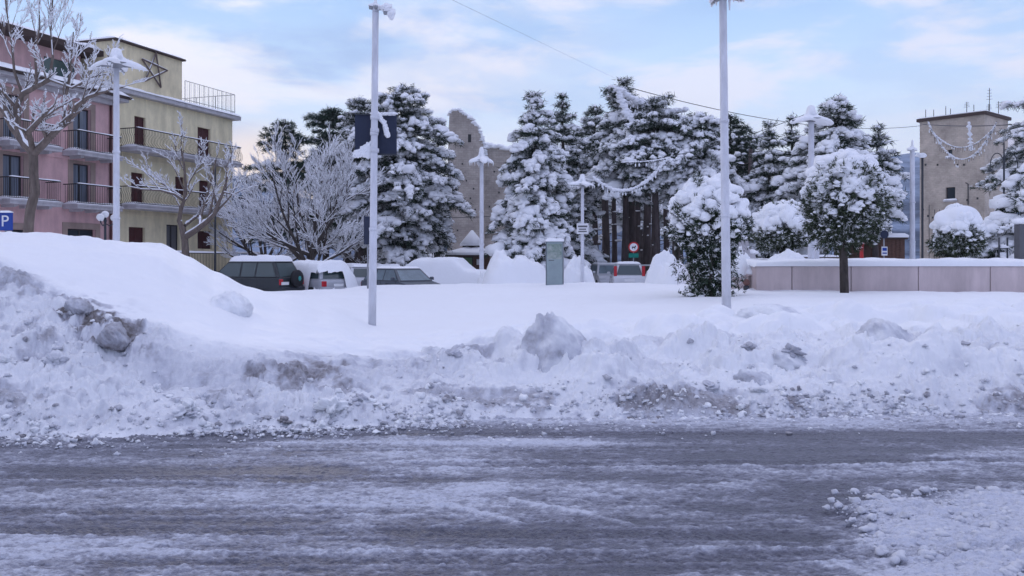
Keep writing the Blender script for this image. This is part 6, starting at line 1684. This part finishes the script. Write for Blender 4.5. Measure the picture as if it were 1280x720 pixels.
    # wheels
    for xw in (.72, L - .72):
        for s_ in (-1, 1):
            t_ = MB(); pr = [(wr * .62, -.10), (wr * .96, -.10), (wr, -.06), (wr, .06), (wr * .96, .10), (wr * .62, .10)]; t_.lathe(pr, n=20)
            wo = t_.build('wheel', M['black'], r_); wo.location = (X(xw), s_ * (hw_ - .08), wr); wo.rotation_euler = (math.pi / 2, 0, 0)
            t_ = MB(); t_.lathe([(wr * .6, -.08), (wr * .62, .105), (wr * .4, .09), (.05, .11)], n=16); q_ = t_.build('rim', M['metal'], wo)
            if s_ > 0: q_.rotation_euler = (math.pi, 0, 0)
    # lights, plate, bumper, mirrors
    for s_ in (-1, 1):
        m_ = MB()
        if tail == 'high': m_.bevbox((X(L - rear * .5 - .06), s_ * (hw_ - .10), belt + .22), (.14, .15, .50), .02)
        else: m_.bevbox((X(L - .03), s_ * (hw_ - .13), belt - .18), (.09, .24, .22), .02)
        m_.build('tail_light', M['lampred'], r_)
        m_ = MB(); m_.bevbox((X(.10), s_ * (hw_ - .22), hood - .26), (.14, .34, .16), .03); m_.build('headlight', M['lampglass'], r_)
        if 'all' in snow_on: continue
        m_ = MB(); m_.bevbox((X(roof[0] - .22), s_ * (hw_ + .09), belt + .10), (.12, .17, .13), .03); m_.build('mirror', paint, r_)
    m_ = MB(); m_.bevbox((X(L + .02), 0, gnd + .18), (.12, Wd - .04, .22), .03); m_.build('bumper', M['dmetal'] if spare else paint, r_)
    m_ = MB(); m_.bevbox((X(-.02), 0, gnd + .18), (.12, Wd - .04, .24), .03); m_.build('bumper', M['dmetal'] if spare else paint, r_)
    m_ = MB(); yo = -.42 if spare else 0; m_.box((X(L + .0) + .025, yo if not spare else -.50, belt - .24), (.02, .50, .12)); m_.build('number_plate', M['white'], r_)
    if spare:
        t_ = MB(); t_.lathe([(.08, .13), (.30, .12), (.35, .06), (.35, -.08), (.2, -.10)], n=24); wo = t_.build('spare_wheel', M['black'], r_)
        wo.location = (X(L + .15), .14, belt - .05); wo.rotation_euler = (0, math.pi / 2, 0)
        t_ = MB(); t_.lathe([(.10, .131), (.10, .14), (.02, .145)], n=16); t_.build('badge', mat('teal_badge', (.05, .30, .28), .5), wo)
    # snow lying on the car
    def cover(xa, xb, base_fn, w_, t0, seed_, name_='snow_cap', noise=cap_noise, wob=.0):
        nx_, ny_ = 34, 21; us = np.linspace(0, 1, nx_); vs_ = np.linspace(-1, 1, ny_); UU, VV = np.meshgrid(us, vs_)
        xx = xa + (xb - xa) * UU; yy = VV * w_ * (1 - .10 * np.abs(2 * UU - 1) ** 6)
        edge = np.clip(np.minimum(1 - np.abs(VV), np.minimum(UU, 1 - UU) * (xb - xa) / w_) / .30, 0, 1); e_ = np.sqrt(edge * (2 - edge))
        zz = base_fn(xx) - .03 + t0 * e_ * (1 + .5 * fbm(xx * 1.3 + seed_, yy * 1.5, 3, seed_)) + noise * fbm(xx * 5, yy * 5, 3, seed_ + 1) * e_
        Vt = np.stack([X(xx), yy, zz], -1).reshape(-1, 3); bt = Vt.copy(); bt[:, 2] = (base_fn(xx) - .035).ravel()
        idx = np.arange(nx_ * ny_).reshape(ny_, nx_); T = np.stack([idx[:-1, :-1], idx[:-1, 1:], idx[1:, 1:], idx[1:, :-1]], -1).reshape(-1, 4)
        fast_mesh(name_, Vt, T, M['snow'], r_)
    if 'roof' in snow_on: cover(x1 - .02, x2 + .10, lambda x: np.full_like(x, H), hy(H) + .03, snowt, seed)
    if 'front' in snow_on: cover(-.02, x1 + .15, lambda x: np.interp(x, [0, .05, .3, x0, x1], [hood - .25, hood - .12, hood - .02, belt + .02, H]), hw_ + .02, snowt, seed + 2)
    if 'all' in snow_on:
        tp = lambda x: np.interp(x, [-.25, 0, .3, x0, x1, x2, x3, L, L + .25], [.1, hood - .15, hood, belt + .03, H, H, belt + .15, belt - .1, .1])
        nx_, ny_ = 70, 37; us = np.linspace(-.22, L + .22, nx_); vs_ = np.linspace(-1, 1, ny_); xx, VV = np.meshgrid(us, vs_)
        top = tp(xx); wtop = np.interp(top, [0, belt, H], [hw_ + .12, hw_ + .06, hw_ - .14]); wbot = hw_ + .22
        s_ = np.clip(np.abs(VV), 0, 1); flat_ = .66
        yy = np.sign(VV) * np.where(s_ < flat_, s_ / flat_ * wtop, wtop + (wbot - wtop) * ((s_ - flat_) / (1 - flat_)) ** .8)
        drop = np.where(s_ < flat_, 0.10 * (s_ / flat_) ** 4, .10 + (top + .1) * ((s_ - flat_) / (1 - flat_)) ** 1.4)
        zz = top + snowt - drop + .11 * fbm(xx * 1.1 + seed, yy * 1.3, 5, seed, .6) + cap_noise * fbm(xx * 5, yy * 5, 3, seed)
        idx = np.arange(nx_ * ny_).reshape(ny_, nx_); T = np.stack([idx[:-1, :-1], idx[:-1, 1:], idx[1:, 1:], idx[1:, :-1]], -1).reshape(-1, 4)
        if 'hole' in snow_on:      # the rear corner shows through
            cx_ = X(xx).ravel()[T].mean(1); cy_ = yy.ravel()[T].mean(1); cz = zz.ravel()[T].mean(1)
            T = T[~((cx_ > X(L - .75)) & (cz < H - .22) & (cz > .5) & (cy_ < .3))]
        fast_mesh('snow', np.stack([X(xx), yy, zz], -1).reshape(-1, 3), T, M['snow'], r_)
    return r_
M['carglass'] = mat('car_glass', (.045, .07, .075), .12, spec=.7)
M['frostglass'] = mat('frosted_car_glass', (.16, .21, .24), .4, spec=.4, noise=(3, .3))
M['lampred'] = mat('red_lamp_lens', (.42, .02, .03), .25); M['lampglass'] = mat('clear_lamp_lens', (.55, .57, .6), .2)
def paint(n, c): return mat(n, c, .38, spec=.4, coat=.25, noise=(2, .12))
pdark, pgreen, pwhite, psilver, pgrey = paint('black_green_paint', (.014, .02, .026)), paint('dark_grey_blue_paint', (.05, .065, .085)), paint('car_white_paint', (.62, .63, .66)), paint('silver_paint', (.42, .43, .47)), paint('pale_grey_paint', (.5, .5, .54))
# nose of each car is local -X; a turn of rz swings the tail
car('dark off-roader with a spare wheel on its tail and snow on the roof', 313, 36.5, math.radians(-20), pdark, 4.0, 1.72, 1.75, 1.08, 1.05, .40, roof=(1.25, 3.55), rear=.08, spare=True, z0=.02, seed=3, snowt=.2)
car('silver car almost buried in snow with one red tail light showing, right of the off-roader', 388, 38.0, math.radians(-42), psilver, 3.9, 1.65, 1.45, .92, .9, .3, snow_on=('all', 'hole'), z0=.08, seed=5, snowt=.22, cap_noise=.05)
car('white car with dark side windows between the silver car and the tall lamp', 441, 42, math.radians(-60), pwhite, 4.0, 1.65, 1.42, .9, .88, .3, snow_on=('roof', 'front'), z0=.1, seed=7, snowt=.14)
car('pale grey car whose tail shows just behind the street lamp with the navy board', 476, 46, math.radians(-65), pgrey, 4.0, 1.65, 1.42, .9, .88, .3, snow_on=('roof', 'front'), z0=.1, seed=9, snowt=.12)
car('dark grey hatchback with a clear windscreen right of the lamp with the navy board', 502, 37.0, math.radians(128), pgreen, 4.0, 1.68, 1.46, .92, .86, .3, snow_on=('roof',), z0=.02, seed=11, glassm='frostglass', snowt=.07)
car('car wholly buried under a smooth snow mound in front of the wooden hut and kiosk', 560, 42, math.radians(160), psilver, 4.2, 1.7, 1.45, .92, .9, .3, snow_on=('all',), z0=.12, seed=13, snowt=.34)
car('white van like car half hidden behind the white hatchback', 759, 50, math.radians(95), pwhite, 3.7, 1.6, 1.5, .92, .9, .3, snow_on=('roof',), z0=.14, seed=15, glassm='frostglass', snowt=.08)
car('white hatchback seen from behind with tall red tail lights', 783.5, 45.5, math.radians(-93), pwhite, 3.55, 1.58, 1.54, .93, .92, .3, roof=(1.1, 3.25), rear=.06, tail='high', z0=.12, seed=17, snowt=.09)

# ---------------- the cold air between here and the hills
hz_ = MB(); hz_.b2(-2100, 2100, -560, 1800, -1.6, 265)
m = bpy.data.materials.new('haze'); m.use_nodes = True; t = m.node_tree; t.nodes.clear()
o_ = t.nodes.new('ShaderNodeOutputMaterial'); v_ = t.nodes.new('ShaderNodeVolumePrincipled'); v_.inputs['Color'].default_value = (.86, .93, 1, 1); v_.inputs['Density'].default_value = .0003; v_.inputs['Anisotropy'].default_value = 0
t.links.new(v_.outputs[0], o_.inputs['Volume'])
o = hz_.build('haze', m); tag(o, 'thin bluish air in front of the far hills', 'haze', kind='stuff')
